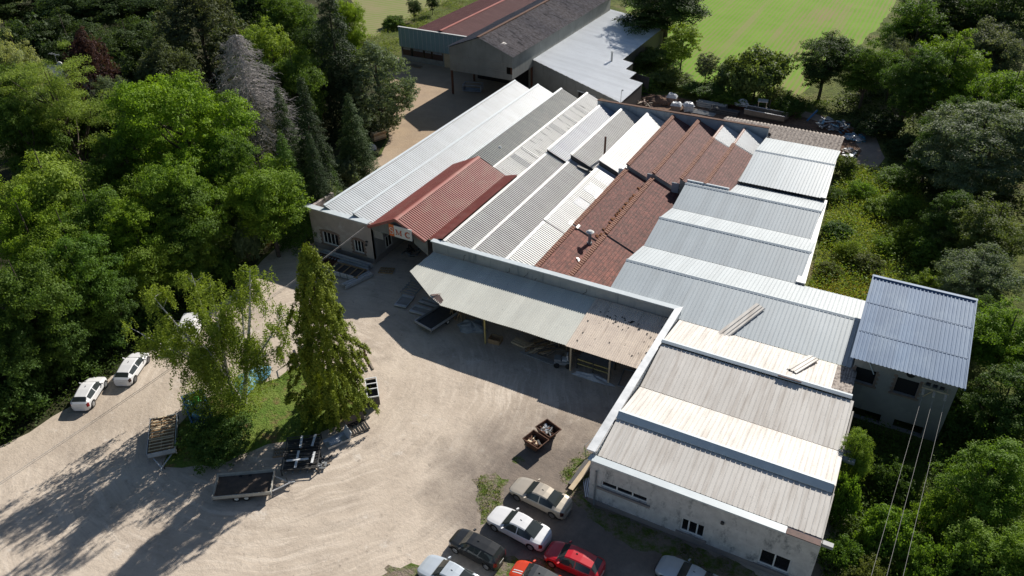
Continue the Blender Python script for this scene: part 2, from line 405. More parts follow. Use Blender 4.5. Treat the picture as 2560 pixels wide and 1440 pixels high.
    o = mix(nt, noise(nt, v, .5, 6, .65), (.10,.17,.03), (.17,.22,.05))
    o = mix(nt, noise(nt, v, .8, 5, .65, .52, .66), o, (.21,.145,.075))
    nt.links.new(o, b.inputs['Base Color']); bump(nt, b, noise(nt, v, 3, 5, .7, .2, .8), .8, .2); M['grass'] = m
groundmat()
def patchmat():
    m, nt, b = _nt('grass_patch'); b.inputs['Roughness'].default_value = .95; b.inputs['Specular IOR Level'].default_value = .1
    v = coords(nt)
    o = mix(nt, noise(nt, v, 1.1, 8, .75, .44, .58), (.25,.205,.165), (.10,.15,.03))
    o = mix(nt, noise(nt, v, 2.4, 6, .7, .55, .66), o, (.17,.13,.08))
    nt.links.new(o, b.inputs['Base Color']); bump(nt, b, noise(nt, v, 4, 5, .7, .2, .8), .8, .15); M['patch'] = m
patchmat()
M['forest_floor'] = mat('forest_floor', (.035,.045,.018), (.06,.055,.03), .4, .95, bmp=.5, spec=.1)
M['track'] = mat('track', (.36,.29,.235), (.27,.22,.185), .6, .95, bmp=.3, spec=.1)

def ground_sheet(name, pts, z, m, subdiv=None):
    o = MB().poly(*[(x, y, z) for x, y in pts]).build(name, m)
    return tag(o, kind='structure')
ground_sheet('ground', [(-900,-150),(700,-150),(700,1800),(-900,1800)], 0, M['ground'])
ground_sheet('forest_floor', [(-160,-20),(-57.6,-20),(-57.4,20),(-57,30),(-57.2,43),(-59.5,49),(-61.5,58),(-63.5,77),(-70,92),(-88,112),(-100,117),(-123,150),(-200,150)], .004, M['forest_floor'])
def wob(pts, amp=.5, step=2.0):
    out = []
    for (x0,y0),(x1,y1) in zip(pts, pts[1:]+pts[:1]):
        L = math.hypot(x1-x0, y1-y0); n = max(1, int(L/step)) if L < 80 else 1
        for i in range(n):
            t = i/n; out.append((x0+(x1-x0)*t+random.uniform(-amp,amp), y0+(y1-y0)*t+random.uniform(-amp,amp)))
    return out
ground_sheet('yard', wob([(-58.5,-15),(-58.3,20),(-57.6,26),(-57.9,34),(-57.3,43),(-59,49),(-61,56),(-62.5,70),(-65,82),(-71,93),(-86,112),(-88,116.3),(-80,118),(-42,118),(-42,100),(-13,104),(-13,56),(3.5,53),(3.8,36),(3,20),(3,-15)], .35), .008, M['yard'])
ground_sheet('crop_field', wob([(-62,168),(-47,148),(-37,128),(-31,123.5),(-27,121.5),(-19,124),(-16.5,132),(-13,150),(-9,190),(-9,420),(-150,420)], .4), .006, M['field'])
ground_sheet('pale_field', wob([(-98,121),(-100,131),(-101,150),(-104,330),(-420,330),(-300,220),(-123,149)], .5), .006, M['pale_field'])
ground_sheet('rubble_yard', wob([(-42,113),(-41,118),(-36,121),(-28,119.5),(-20,121.5),(-13,123.5),(-7,120),(-3.2,117.5),(-1.6,111),(-2.2,107.5),(-4.6,107),(-5,112),(-7,106),(-42,100)], .3), .012, M['earth'])
ground_sheet('dirt_track', wob([(-15,123.6),(-8.5,121.5),(-3.5,118.3),(-1.3,111),(-2.0,107.5),(-4.8,107),(-4.6,112),(-6.4,116.6),(-10,119.4),(-15,121.5)], .15), .016, M['track'])
IS = [(-44.8,24.6),(-41.5,26.3),(-39.8,29),(-38.2,31.1),(-36.4,32.8),(-35.4,35.4),(-35.8,37.6),(-38.5,40.4),(-43.4,39.6),(-44.4,36.5),(-48,31.8),(-47.6,27.6)]
def island():
    c = V((sum(p[0] for p in IS)/len(IS), sum(p[1] for p in IS)/len(IS), 0)); m = MB()
    e = wob(IS, .25, 1.0); rings = []
    for k, z in ((1, .016), (.86, .16), (.6, .28), (.3, .32)):
        rings.append([(c.x+(x-c.x)*k, c.y+(y-c.y)*k, z+random.uniform(-.02,.02)*(k<1)) for x, y in e])
    for a, b in zip(rings[:-1], rings[1:]):
        for i in range(len(e)):
            j = (i+1) % len(e); m.poly(a[i], a[j], b[j], b[i])
    m.poly(*rings[-1])
    tag(m.build('grass_island', M['grass'], smooth=True), kind='structure')
island()
for pts in ([(-22.6,34.9),(-21.3,36.2),(-20.2,35.7),(-19.6,34),(-19.2,32.4),(-20.0,31.4),(-21,33.2)],
            [(-17.0,38.4),(-16.2,41.7),(-14.2,41.5),(-14.0,37.1),(-13.4,36.7),(1.8,36.5),(3.2,33.2),(-5.5,34.9),(-9.5,34.6),(-12.5,35.2),(-15,36.6)],
            [(-17.2,29.2),(-14.9,30.6),(-12.9,30.2),(-14.6,28.9),(-16.6,27.2)], [(-21.6,26.5),(-20.9,24.6),(-23,23.5),(-24,25)],
            [(-20.9,38.2),(-20.2,38.5),(-19.5,37.9),(-20.3,37.5)]):
    ground_sheet('grass_patch', wob(pts, .3, .45), .014, M['patch'])
# ------------------------------------------------------------------ the saw-tooth hall
SL = .42
hall = thing('factory_hall', (-38, 78, 0), 'long factory hall with saw-tooth roof bays of silver sheet, white sheet and red tile', 'factory')
def bay(x0, x1, y0, y1, zp, m, pitch=.33, rh=.06, glaze=True, cap='flash_white', sheetlen=None, rw=.12):
    """one saw-tooth bay: roof falls from the peak at x0 down to x1; glazed upright face at x0"""
    run = x1 - x0; mb = MB()
    mb.sheet((x0, y0, zp), (0,1,0), y1-y0, (run, 0, -SL*run), pitch, rw, rh)
    o = mb.build('roof_bay', m, hall)
    cm = MB()
    n = V((SL,0,1)).normalized()
    cm.poly((x0-.05,y0,zp+.07),(x0+.22,y0,zp+.075-SL*.22),(x0+.22,y1,zp+.075-SL*.22),(x0-.05,y1,zp+.07))
    cm.poly((x0-.05,y0,zp+.07),(x0-.05,y1,zp+.07),(x0-.05,y1,zp-.12),(x0-.05,y0,zp-.12))
    cm.poly((x0-.05,y0,zp+.07),(x0-.05,y0,zp-.1),(x0+.22,y0,zp-.1-SL*.22),(x0+.22,y0,zp+.075-SL*.22))
    cm.build('ridge_flashing', M[cap], o)
    if glaze:
        MB().poly((x0,y0,zp-1.5),(x0,y1,zp-1.5),(x0,y1,zp-.02),(x0,y0,zp-.02)).build('skylight', M['skylight'], o)
    # gable triangles closing both ends of the bay
    for y in (y0+.02, y1-.02):
        MB().poly((x0, y, zp-.03), (x1, y, zp-SL*run-.03), (x1, y, zp-2.4), (x0, y, zp-2.4)).build('end_wall', M['concrete'], o)
    return o
def gutter(x, y0, y1, z, w=.36, m='concrete'):
    MB().box(x-w, y0, z-.12, x-.02, y1, z+.03).build('gutter', M[m], hall)

b1 = bay(-54.4, -50.5, 56.9, 102, 5.6, M['sheet_silver'], cap='flashing', rh=.035, rw=.1)
b2 = bay(-50.45, -46.65, 56.9, 102, 5.6, M['sheet_silver'], cap='flashing', rh=.035, rw=.1)
b3 = bay(-46.6, -42.5, 73.7, 102, 5.6, M['sheet_teal'], cap='flashing')
b4 = bay(-42.45, -38.9, 73.7, 102, 5.6, M['fibre_white'], rh=.04)
bay(-38.85, -35.65, 56.9, 81.2, 5.25, M['sheet_grey_warm'], pitch=.3)
bay(-35.6, -31.85, 56.9, 81.2, 4.98, M['sheet_grey_warm'], pitch=.3)
bay(-31.8, -28.35, 66.0, 81.2, 4.95, M['sheet_white'], pitch=.3)
bay(-31.8, -28.35, 56.9, 65.9, 4.83, M['sheet_white'], pitch=.3)
bay(-38.85, -35.65, 81.25, 98.6, 5.62, M['sheet_silver_blue'])
bay(-35.6, -31.85, 81.25, 98.6, 5.62, M['sheet_grey_warm'])
bay(-31.8, -28.35, 81.25, 98.6, 5.62, M['sheet_white'], rh=.05)
def sheets_on(x0, zp, lst, m, o=None):
    for xa, xb, ya, yb in lst:
        MB().sheet((xa, ya, zp-SL*(xa-x0)+.025), (0,1,0), yb-ya, (xb-xa,0,-SL*(xb-xa)), .3, .12, .06).build('translucent_sheet', M[m], o)
# translucent sheets in the white front bay
sheets_on(-31.8, 4.95, [(-31.2,-29.2,78.2,80.9),(-31.1,-29.0,74.8,76.9),(-30.9,-28.6,71.5,73.2)], 'translucent_sheet', hall)
sheets_on(-42.45, 5.6, [(-42.1,-39.2,96.2,97.2),(-42.1,-39.2,92.6,93.3),(-42.1,-39.2,88.3,89.6),(-42.1,-39.2,80.2,80.8),(-42.1,-39.2,77.4,78.6)], 'grey_steel', b4)
# tiled bays
def tile_bay(x0, x1, y0, y1, zp, k, lift=0):
    run = x1 - x0
    o = MB().poly((x0,y0,zp),(x1,y0,zp-SL*run),(x1,y1,zp-SL*run),(x0,y1,zp)).build('roof_bay', M[k], hall)
    rm = MB(); y = y0
    while y < y1-.2:      # half-round ridge tiles, each a little lifted over the next
        rm.obox((x0+.1, y+.13, zp+.07+random.uniform(-.012,.012)), (.22,0,-.09), (0,.105,.012), (.03,0,.07)); y += .36 + random.uniform(-.02,.02)
    rm.build('ridge_tiles', M['ridge_tile'], o)
    for y in (y0+.01, y1-.01): MB().poly((x0,y,zp-.03),(x1,y,zp-SL*run-.03),(x1,y,zp-2.4),(x0,y,zp-2.4)).build('end_wall', M['concrete'], o)
    MB().poly((x0,y0,zp-1.6),(x0,y1,zp-1.6),(x0,y1,zp-.02),(x0,y0,zp-.02)).build('side_wall', M['concrete'], o)
    return o
tile_bay(-28.3, -24.9, 66.0, 81.4, 5.18, 'tile_mossy')
tile_bay(-28.3, -24.9, 56.9, 65.9, 5.06, 'tile_clean')
tile_bay(-24.75, -20.62, 66.0, 80.6, 5.14, 'tile_mossy')
tile_bay(-24.75, -20.62, 56.9, 65.9, 5.02, 'tile_clean')
tile_bay(-28.3, -24.85, 81.5, 98.9, 5.62, 'tile_back')
tile_bay(-24.8, -21.5, 80.7, 99.0, 5.62, 'tile_back')
tile_bay(-21.45, -18.65, 80.7, 94.0, 5.62, 'tile_back')
tile_bay(-18.6, -15.75, 80.7, 93.4, 5.62, 'tile_back')
for x0, x1, ya in ((-21.45,-18.65,94.05),(-18.6,-15.75,93.45)):
    bay(x0, x1, ya, 99.0, 5.63, M['sheet_silver'], pitch=.28, cap='ridge_tile')
# valley gutters and moss in them
for x, y0, y1, z in ((-24.85,81.5,98.9,4.20),(-21.5,80.7,99,4.26),(-18.65,80.7,99,4.46)): gutter(x, y0, y1, z+.0, .5, 'concrete')
gutter(-24.82, 56.9, 65.8, 3.66, .34, 'concrete')
mm = MB()
for i in range(420):
    y = random.uniform(66, 79.5); x = -24.95 - abs(random.gauss(0,.36)); s = random.uniform(.06,.17)
    mm.obox((x, y, 5.18-SL*(x+28.3)+.05), (s,0,-s*.4), (0,s*random.uniform(.6,1.4),0), (0,0,random.uniform(.03,.09)))
tag(mm.build('moss', M['moss'], hall), kind='stuff')
# stepped upright walls where the back half of the roof stands higher
st = MB()
for x0, x1, y, za, zb in ((-38.8,-35.65,81.22,3.9,5.55),(-35.55,-31.85,81.22,3.9,5.55),(-31.75,-28.35,81.22,3.9,5.55)):
    st.poly((x0,y-.03,za),(x1,y-.03,za-.3),(x1,y-.03,zb-SL*(x1-x0)),(x0,y-.03,zb))
st.build('step_wall', M['dark_steel'], hall)
for x, y in ((-28.3,81.0),(-24.75,81.2),(-21.4,80.3)):   # small end upstands of the tiled ridges
    MB().obox((x-.42,y,4.62),(.42,-.0,0),(0,.05,0),(0,0,.62)).build('upstand', M['block_wall'], hall)
# front walls, parapet and coping
lw = MB()
wl = [(-54.95,-52.75,.82,2.35),(-50.55,-49.2,.9,2.45)]
wall_y(lw, 56.5, .35, -56.4, -47.9, .6, 5.08, wl)
lw.box(-56.4,56.85,0,-56.05,60.5,5.08).box(-54.35,60.5,0,-54.1,102,5.5)
lw.build('wall', M['wall_pink'], hall)
sw = MB(); sw.poly((-47.9,56.5,.6),(-47.9,58.7,.6),(-47.9,58.7,4.7),(-47.9,56.5,4.9)).poly((-47.9,58.7,2.3),(-47.9,59.9,2.3),(-47.9,59.9,4.6),(-47.9,58.7,4.7))
sw.poly((-47.9,58.7,.6),(-47.9,59.9,.6),(-47.9,59.9,.8),(-47.9,58.7,.8)).poly((-47.9,59.9,.6),(-47.9,73,.6),(-47.9,73,4.6),(-47.9,59.9,4.6))
sw.build('wall', M['wall_tower'], hall)
MB().box(-56.42,56.46,0,-47.86,56.84,.6).box(-47.94,56.86,0,-47.85,72,.6).build('plinth', M['plinth'], hall)
MB().box(-56.85,56.2,5.08,-48.05,57.0,5.2).build('coping', M['flashing'], hall)
def arch(a, b, zt, zb):
    m = MB(); c = (a+b)/2; n = 8
    for i in range(n):
        t0, t1 = i/n, (i+1)/n
        x0, x1 = a-.35+(b-a+.7)*t0, a-.35+(b-a+.7)*t1
        h0, h1 = .22*math.sin(math.pi*t0), .22*math.sin(math.pi*t1)
        m.poly((x0,56.46,zt+.03),(x1,56.46,zt+.03),(x1,56.46,zt+.16+h1),(x0,56.46,zt+.16+h0))
        m.poly((x0,56.46,zt+.16+h0),(x1,56.46,zt+.16+h1),(x1,56.5,zt+.16+h1),(x0,56.5,zt+.16+h0))
    k = 0; z = zb
    while z < zt-.05:
        w_ = .34 if k % 2 else .2
        m.box(a-w_,56.465,z,a-.02,56.5,z+.21); m.box(b+.02,56.465,z,b+w_,56.5,z+.21); z += .23; k += 1
    return m
for (a,b,c,d), bars in zip(wl, ([-54.4,-53.85,-53.3],[-50.1,-49.65])):
    wo = window_y(hall, 56.62, a, b, c, d, bars, M['white_frame'], M['pane'])
    arch(a, b, d, c).build('stone_surround', M['stone_trim'], wo)
    MB().box(a-.3,56.38,c-.16,b+.3,56.495,c-.01).build('sill', M['stone_trim'], wo)
wo = MB(); wo.box(-47.93,58.7,.8,-47.86,58.8,2.3).box(-47.93,59.8,.8,-47.86,59.9,2.3).box(-47.93,59.22,.8,-47.87,59.3,2.3).box(-47.93,58.8,.8,-47.86,59.8,.9).box(-47.93,58.8,2.2,-47.86,59.8,2.3)
wo = wo.build('window', M['white_frame'], hall)
MB().poly((-47.95,58.75,.85),(-47.95,59.85,.85),(-47.95,59.85,2.25),(-47.95,58.75,2.25)).build('pane', M['pane'], wo)
bl = MB().box(-48.75,56.3,2.7,-48.45,56.48,2.78).tube((-48.6,56.25,2.3),(-48.6,56.25,2.6),.14,.05,8); bl.build('wall_bell', M['dark_steel'], hall)
# right-hand parapet above the canopy
MB().box(-39.95,56.45,0,-13.9,56.8,5.1).build('parapet_wall', M['parapet_render'], hall)
MB().box(-40.05,56.3,5.1,-13.5,56.9,5.2).build('coping', M['flashing'], hall)
cr = MB()
for x, z0 in ((-35.9,4.6),(-30.9,4.5),(-28.8,4.6),(-27.9,4.2),(-22.6,4.6)):
    p = [(x, 56.44, z0)]
    for k in range(5): p.append((p[-1][0]+random.uniform(-.25,.05), 56.44, p[-1][2]-random.uniform(.12,.3)))
    for a, b in zip(p[:-1], p[1:]): cr.bar(a, b, .035, .035)
cr.build('wall_crack', M['dark_void'], hall)
# back parapet (painted block wall) behind the bays
bp = MB(); bp.prism([(-39.4,98.7),(-15.6,99.35),(-15.6,99.65),(-39.4,99.0)], 0, 6.0); bp.build('back_parapet', M['block_wall'], hall)
MB().prism([(-39.45,98.6),(-15.55,99.25),(-15.55,99.75),(-39.45,99.1)], 6.0, 6.08).build('coping', M['rust_steel'], hall)
MB().box(-54.2,101.9,0,-38.9,102.1,3.9).build('wall', M['concrete'], hall)
MB().box(-15.72,84.8,3,-15.55,99.3,4.9).build('wall', M['concrete'], hall)
# chimneys and vents on the roof
def vent(x, y, z, h, r, m='dark_steel', capm=None, name='chimney'):
    o = MB().tube((x,y,z-.3),(x,y,z+h),r,r,12).tube((x,y,z-.3),(x,y,z+.1),r*1.8,r*1.5,10).build(name, M[m], hall, smooth=False)
    if capm: MB().tube((x,y,z+h-.02),(x,y,z+h+.16),r*2.6,r*1.2,14).build('vent_cap', M[capm], o)
    return o
vent(-50.75, 82.3, 4.0, 1.0, .12); vent(-32.45, 84.6, 4.35, 2.9, .13, 'rust_steel'); vent(-26.0, 65.0, 4.15, 1.35, .17, 'grey_steel', 'flash_white', 'roof_vent')
vent(-39.3, 99.6, 4.35, .35, .12); vent(-45.1, 80.3, 4.95, .25, .14, 'white_plastic')
MB().obox((-33.4,80.6,4.35),(.9,.15,-.3),(0,.16,0),(0,0,.06)).build('fallen_pipe', M['dark_steel'], hall)
# entrance gable in red sheet
eg = MB(); XL, XR, XK, YF, YB, ZR = -48.05, -40.7, -44.3, 56.3, 73.6, 6.62
eg.sheet((XK,YF,ZR),(0,1,0),YB-YF,(XL-XK,0,4.78-ZR),.3,.12,.085)
eg.sheet((XK,YF,ZR),(0,1,0),YB-YF,(XR-XK,0,4.92-ZR),.3,.12,.07)
eg.sheet((XR+.0,YF+.7,4.93),(0,1,0),YB-YF-.7,(1.75,0,.52),.3,.1,.05)
er = eg.build('entrance_roof', M['red_sheet'], hall)
cap = MB()
for sgn, xe, ze in ((-1,XK-.28,ZR-.07),(1,XK+.28,ZR-.07)):
    cap.poly((XK,YF-.03,ZR+.1),(xe,YF-.03,ze+.08),(xe,YB,ze+.08),(XK,YB,ZR+.1))
for xe, ze in ((XL,4.78),(XR,4.92)):   # barge boards
    d = V((xe-XK,0,ze-ZR)); cap.bar((XK,YF-.04,ZR),(xe,YF-.04,ze),.06,.3)
cap.build('ridge_flashing', M['red_sheet'], er)
gw = MB()
MB().poly((XL+.2,YB,3.5),(XR+1.6,YB,3.5),(XR+1.6,YB,5.2),(XR,YB,4.9),(XK,YB,ZR-.05),(XL,YB,4.75)).build('gable_wall', M['fibre_clad'], er)
gw.poly((XL+.15,YF+.35,4.62),(XR,YF+.35,4.55),(XR,YF+.35,4.85),(XK,YF+.35,ZR-.1),(XL+.15,YF+.35,4.8))
gw.poly((XL+.15,YF+.35,4.62),(-44.9,YF+.35,4.62),(-44.9,YF+.35,4.3),(XL+.15,YF+.35,4.3)).poly((-42.4,YF+.35,4.6),(XR,YF+.35,4.6),(XR,YF+.35,3.0),(-42.4,YF+.35,4.1))
gw.build('gable_wall', M['fibre_clad'], er)
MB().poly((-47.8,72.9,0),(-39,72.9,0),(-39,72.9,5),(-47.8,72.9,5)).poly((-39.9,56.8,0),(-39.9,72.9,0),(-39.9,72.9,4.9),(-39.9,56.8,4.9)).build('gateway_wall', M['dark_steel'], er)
# the sign over the gateway
sg = thing('sign', (-43.65, 56.15, 4.65), 'rectangular sign with orange left end and big serif capitals over the factory gateway', 'sign')
MB().box(-44.45,56.12,4.64,-42.22,56.2,5.98).build('sign_panel', M['sign_white'], sg)
MB().box(-45.1,56.12,4.64,-44.455,56.2,6.02).build('sign_panel', M['orange_sign'], sg)
def arcpts(cx, cz, rx, rz, a0, a1, n=14): return [(cx+rx*math.cos(R(a0+(a1-a0)*i/n)), cz+rz*math.sin(R(a0+(a1-a0)*i/n))) for i in range(n+1)]
def stroke(m, pts, ws, y=56.085):
    for i in range(len(pts)-1):
        (x0,z0),(x1,z1) = pts[i], pts[i+1]; dx, dz = x1-x0, z1-z0; L = math.hypot(dx,dz) or 1; nx, nz = -dz/L, dx/L
        a, b = ws[i]/2, ws[i+1]/2
        m.poly((x0-nx*a,y,z0-nz*a),(x1-nx*b,y,z1-nz*b),(x1+nx*b,y,z1+nz*b),(x0+nx*a,y,z0+nz*a))
        m.poly((x0-nx*a,y,z0-nz*a),(x0-nx*a,y+.03,z0-nz*a),(x1-nx*b,y+.03,z1-nz*b),(x1-nx*b,y,z1-nz*b))
S = MB(); p = arcpts(-44.78,5.5,.19,.17,20,250)+arcpts(-44.76,5.13,.2,.2,80,-160); n_ = len(p)
stroke(S, p, [.05+.1*math.exp(-((i/(n_-1)-.5)/.25)**2) for i in range(n_)]); S.box(-44.6,56.075,5.45,-44.56,56.1,5.68).box(-44.98,56.075,4.93,-44.94,56.1,5.15)
S.build('letter', M['sign_white'], sg)
Mm = MB(); bx, bz = -44.15, 4.95
stroke(Mm, [(bx,bz),(bx,bz+.62)], [.05,.05]); stroke(Mm, [(bx+.56,bz),(bx+.56,bz+.62)], [.13,.13])
stroke(Mm, [(bx,bz+.62),(bx+.29,bz+.05)], [.13,.1]); stroke(Mm, [(bx+.29,bz+.05),(bx+.56,bz+.62)], [.04,.04])
for x0,x1,z in ((-.12,.1,0),(.42,.7,0),(-.12,.08,.58),(.5,.7,.58)): Mm.box(bx+x0,56.075,bz+z,bx+x1,56.1,bz+z+.045)
Mm.build('letter', M['sign_red'], sg)
C = MB(); p = arcpts(-42.72,5.25,.28,.31,40,320); n_ = len(p)
stroke(C, p, [.04+.13*math.sin(math.pi*i/(n_-1)) for i in range(n_)]); C.box(-42.53,56.075,5.4,-42.49,56.1,5.58).box(-42.53,56.075,4.95,-42.49,56.1,5.08)
C.build('letter', M['sign_red'], sg)

# loose things lying on the hall roof
def slab_on(name, label, cat, c, ax, ay, m, n=1, rh=.05):
    o = MB(); c = V(c); ax = V(ax); ay = V(ay)
    o.sheet(c-ax-ay, ay, ay.length*2, ax*2, .35, .09, rh)
    nn = ax.cross(ay).normalized(); nn = nn if nn.z > 0 else -nn
    o.obox(c-nn*.02, ax, ay, nn*.015)
    return tag(o.build(name, M[m]), label, cat)
slab_on('loose_sheet', 'square white sheet lying loose on the white front roof bay', 'metal sheet', (-28.75,75.6,3.82), (0,1.0,0), (.8,0,-.336), 'flash_white')
slab_on('loose_sheet', 'small white flap of sheet lying on the tiled ridge behind the mushroom vent', 'metal sheet', (-28.3,66.2,5.2), (0,.35,0), (.55,0,-.2), 'flash_white')
slab_on('loose_sheet', 'white sheet lying in the tiled valley right of the mushroom vent', 'metal sheet', (-24.75,64.3,3.95), (.1,.75,0), (.28,0,-.05), 'flash_white')
slab_on('loose_sheet', 'white strip of sheet in the tiled valley by the back parapet', 'metal sheet', (-25.2,95.8,4.42), (0,1.5,0), (.22,0,-.05), 'flash_white')
slab_on('loose_sheet', 'tiny white scrap lying on the lower tiled slope', 'metal sheet', (-25.7,61.6,4.06), (.1,.1,-.04), (.25,-.2,-.1), 'flash_white')

# ------------------------------------------------------------------ metal roofed workshop (ridges across the site)
ws = thing('workshop', (-8, 60, 0), 'workshop of grey and white metal ridges with whitewashed blotchy front wall by the car park', 'workshop')
def slope(x0, x1, ya, za, yb, zb, m, pitch=.36, rh=.042, rw=.04, warp=0):
    """sheet from (ya,za) at its top to (yb,zb)"""
    return MB().sheet((x0, ya, za), (1,0,0), x1-x0, (0, yb-ya, zb-za), pitch, rw, rh, warp=warp).build('roof_slope', m, ws)
def ridgecap(x0, x1, y, z, m='flashing', front=.22, back=.22, drop=.05, o=None):
    mb = MB()
    mb.poly((x0,y+back,z+.03-drop),(x1,y+back,z+.03-drop),(x1,y,z+.085),(x0,y,z+.085))
    mb.poly((x0,y,z+.085),(x1,y,z+.085),(x1,y-front,z+.04-drop),(x0,y-front,z+.04-drop))
    mb.poly((x0,y-front,z+.04-drop),(x1,y-front,z+.04-drop),(x1,y-front,z+.015-drop),(x0,y-front,z+.015-drop))
    return mb.build('ridge_flashing', M[m], ws)
Z, ZL, CR = M['zinc'], M['zinc_light'], M['cream_sheet']
slope(-15.5,-6.1, 91.8,6.0, 84.4,5.05, Z); slope(-15.5,-6.3, 91.8,6.0, 98.0,5.25, ZL); ridgecap(-15.5,-6.1,91.8,6.0)
slope(-20.55,-5.6, 80.0,5.62, 75.45,4.62, Z); slope(-15.6,-5.55, 80.0,5.62, 84.6,4.62, ZL); slope(-20.55,-15.6, 80.0,5.62, 80.65,5.5, ZL); ridgecap(-20.6,-5.5,80.0,5.62)
slope(-20.55,-5.0, 71.0,5.62, 75.4,4.62, ZL); slope(-20.55,-5.0, 71.0,5.62, 66.35,4.62, Z); ridgecap(-20.6,-4.9,71.0,5.62)
slope(-20.6,1.4, 61.5,5.62, 66.3,4.62, ZL)
slope(-20.6,-13.6, 61.5,5.62, 56.95,4.72, Z); slope(-13.6,1.2, 61.5,5.62, 55.75,4.62, Z); ridgecap(-20.65,1.3,61.5,5.62)
slope(-13.3,.15, 50.95,5.62, 55.7,4.62, CR)
MB().sheet((.15,50.95,5.6),(1,0,0),1.5,(0,4.75,-1.0),.2,.1,.05,wavy=True,s1=lambda t: 1).build('roof_slope', M['lichen_fibre'], ws)
slope(-13.3,1.95, 50.7,5.42, 45.75,4.6, CR, warp=.008)
slope(-13.3,2.1, 41.15,5.68, 45.7,4.6, CR); slope(-13.35,2.15, 40.75,5.32, 37.15,4.78, CR, warp=.008)
def stepped_ridge(x0, x1, y, zt, zb, yb, m='flashing'):
    mb = MB()
    mb.poly((x0,y+.35,zt-.06),(x1,y+.35,zt-.06),(x1,y,zt+.07),(x0,y,zt+.07))
    mb.poly((x0,y,zt+.07),(x1,y,zt+.07),(x1,yb,zb+.12),(x0,yb,zb+.12))
    mb.poly((x0,yb,zb+.12),(x1,yb,zb+.12),(x1,yb,zb+.07),(x0,yb,zb+.07))
    mb.build('ridge_flashing', M[m], ws)
stepped_ridge(-13.4, 2.0, 41.15, 5.68, 5.30, 40.7); stepped_ridge(-13.4, 1.75, 50.95, 5.62, 5.46, 50.72)
MB().obox((-2.9,50.83,5.66),(.9,0,0),(0,.13,-.06),(0,0,.012)).build('rusty_patch', M['rust_steel'], ws)
vg = MB(); vg.box(-13.3,45.6,4.5,2.0,45.85,4.585); vg.build('valley_gutter', M['rust_steel'], ws)
MB().box(2.1,45.2,4.2,3.0,45.6,4.45).build('gutter_spout', M['grey_steel'], ws); MB().box(2.2,36.95,4.3,2.85,37.3,4.55).build('gutter_spout', M['grey_steel'], ws)
# walls
NW = [(-12.85,-9.3,2.1,2.72),(-6.75,-5.05,.75,2.1),(-1.25,.8,.55,2.05)]
fw_ = MB(); wall_y(fw_, 36.85, .3, -13.75, 2.15, .45, 4.72, NW); fw_.build('front_wall', M['wall_grey'], ws)
MB().box(-13.78,36.8,0,2.18,37.1,.45).build('plinth', M['plinth'], ws)
MB().box(-13.75,37.15,0,-13.45,56.4,5.15).build('side_wall', M['wall_grey'], ws)
MB().box(2.0,37.15,0,2.15,50.6,4.55).box(1.5,50.6,0,1.7,55.6,4.5).box(1.2,55.8,0,1.35,66.2,4.5).build('side_wall', M['wall_tower'], ws)
MB().poly((2.05,37.2,4.5),(2.05,45.7,4.5),(2.05,41.1,5.6)).poly((2.0,45.8,4.5),(2.0,50.8,4.5),(2.0,50.7,5.35)).poly((1.3,55.8,4.5),(1.3,66.2,4.5),(1.3,61.5,5.58)).poly((1.6,50.9,4.5),(1.6,55.7,4.5),(1.6,50.9,5.55)).build('gable_end', M['wall_tower'], ws)
MB().prism([(-4.95,66.4),(-4.6,66.4),(-5.75,84.7),(-6.05,84.7)], 0, 4.72).prism([(-6.1,84.8),(-5.85,84.8),(-6.55,98),(-6.8,98)], 0, 5.0).build('side_wall', M['wall_tower'], ws)
MB().prism([(-5.35,66.35),(-4.5,66.35),(-5.55,84.5),(-5.8,84.5)], 4.74, 4.86).prism([(-6.3,84.4),(-5.75,84.4),(-6.5,98.1),(-6.9,98.1)], 5.1, 5.18).build('fascia', M['flash_white'], ws)
ew = MB(); ew.box(-15.5,84.6,4.3,-6.0,84.8,5.0); ew.build('eave_wall', M['dark_steel'], ws)
wz = MB().box(-11.5,84.5,4.68,-9.4,84.595,4.98).box(-9.35,84.5,4.66,-8.3,84.595,4.94); wz.build('window', M['pane'], ws)
MB().box(-20.6,80.7,4.5,-15.75,80.9,5.72).build('upstand_wall', M['flashing'], ws)
# copings
MB().box(-13.85,36.45,4.73,1.15-1.2,37.05,4.84).build('coping', M['flashing'], ws)
MB().box(-.02,36.5,4.73,2.1,37.0,4.80).build('coping', M['old_flash'], ws)
cop = MB(); cop.prism([(-14.15,36.95),(-13.5,36.95),(-13.4,56.95),(-14.0,56.25)], 5.16, 5.26); cop.build('coping', M['galv'], ws)
MB().sheet((-13.44,37.2,5.14),(0,1,0),19.3,(.02,0,-.62),.4,.08,.03).build('wall_lining', M['zinc_light'], ws)
for (a,b,c,d), bars in zip(NW, ([-11.65,-10.45],[-6.2,-5.6],[-.25])):
    wo = window_y(ws, 36.98, a, b, c, d, bars, M['white_frame'], M['pane'], .1)
    MB().box(a-.25,36.7,c-.2,b+.25,36.845,c-.02).build('sill', M['plinth'], wo)
MB().tube((-4.0,36.83,3.2),(-4.0,36.7,3.2),.13,.13,10).build('wall_vent', M['dark_steel'], ws)
MB().tube((-13.25,36.76,0),(-13.25,36.76,3.6),.07,.07,8).build('downpipe', M['grey_steel'], ws)
slab_on('loose_sheet', 'longer pale ribbed sheet lying askew on the wide grey roof slope', 'metal sheet', (-8.35,57.35,5.05), (1.1,2.55,.42), (.44,-.24,-.04), 'cream_sheet', rh=.07)
slab_on('loose_sheet', 'shorter pale ribbed sheet lying askew on the narrow white roof slope', 'metal sheet', (-2.35,53.75,5.2), (.62,1.65,-.28), (.42,-.2,.05), 'cream_sheet', rh=.07)

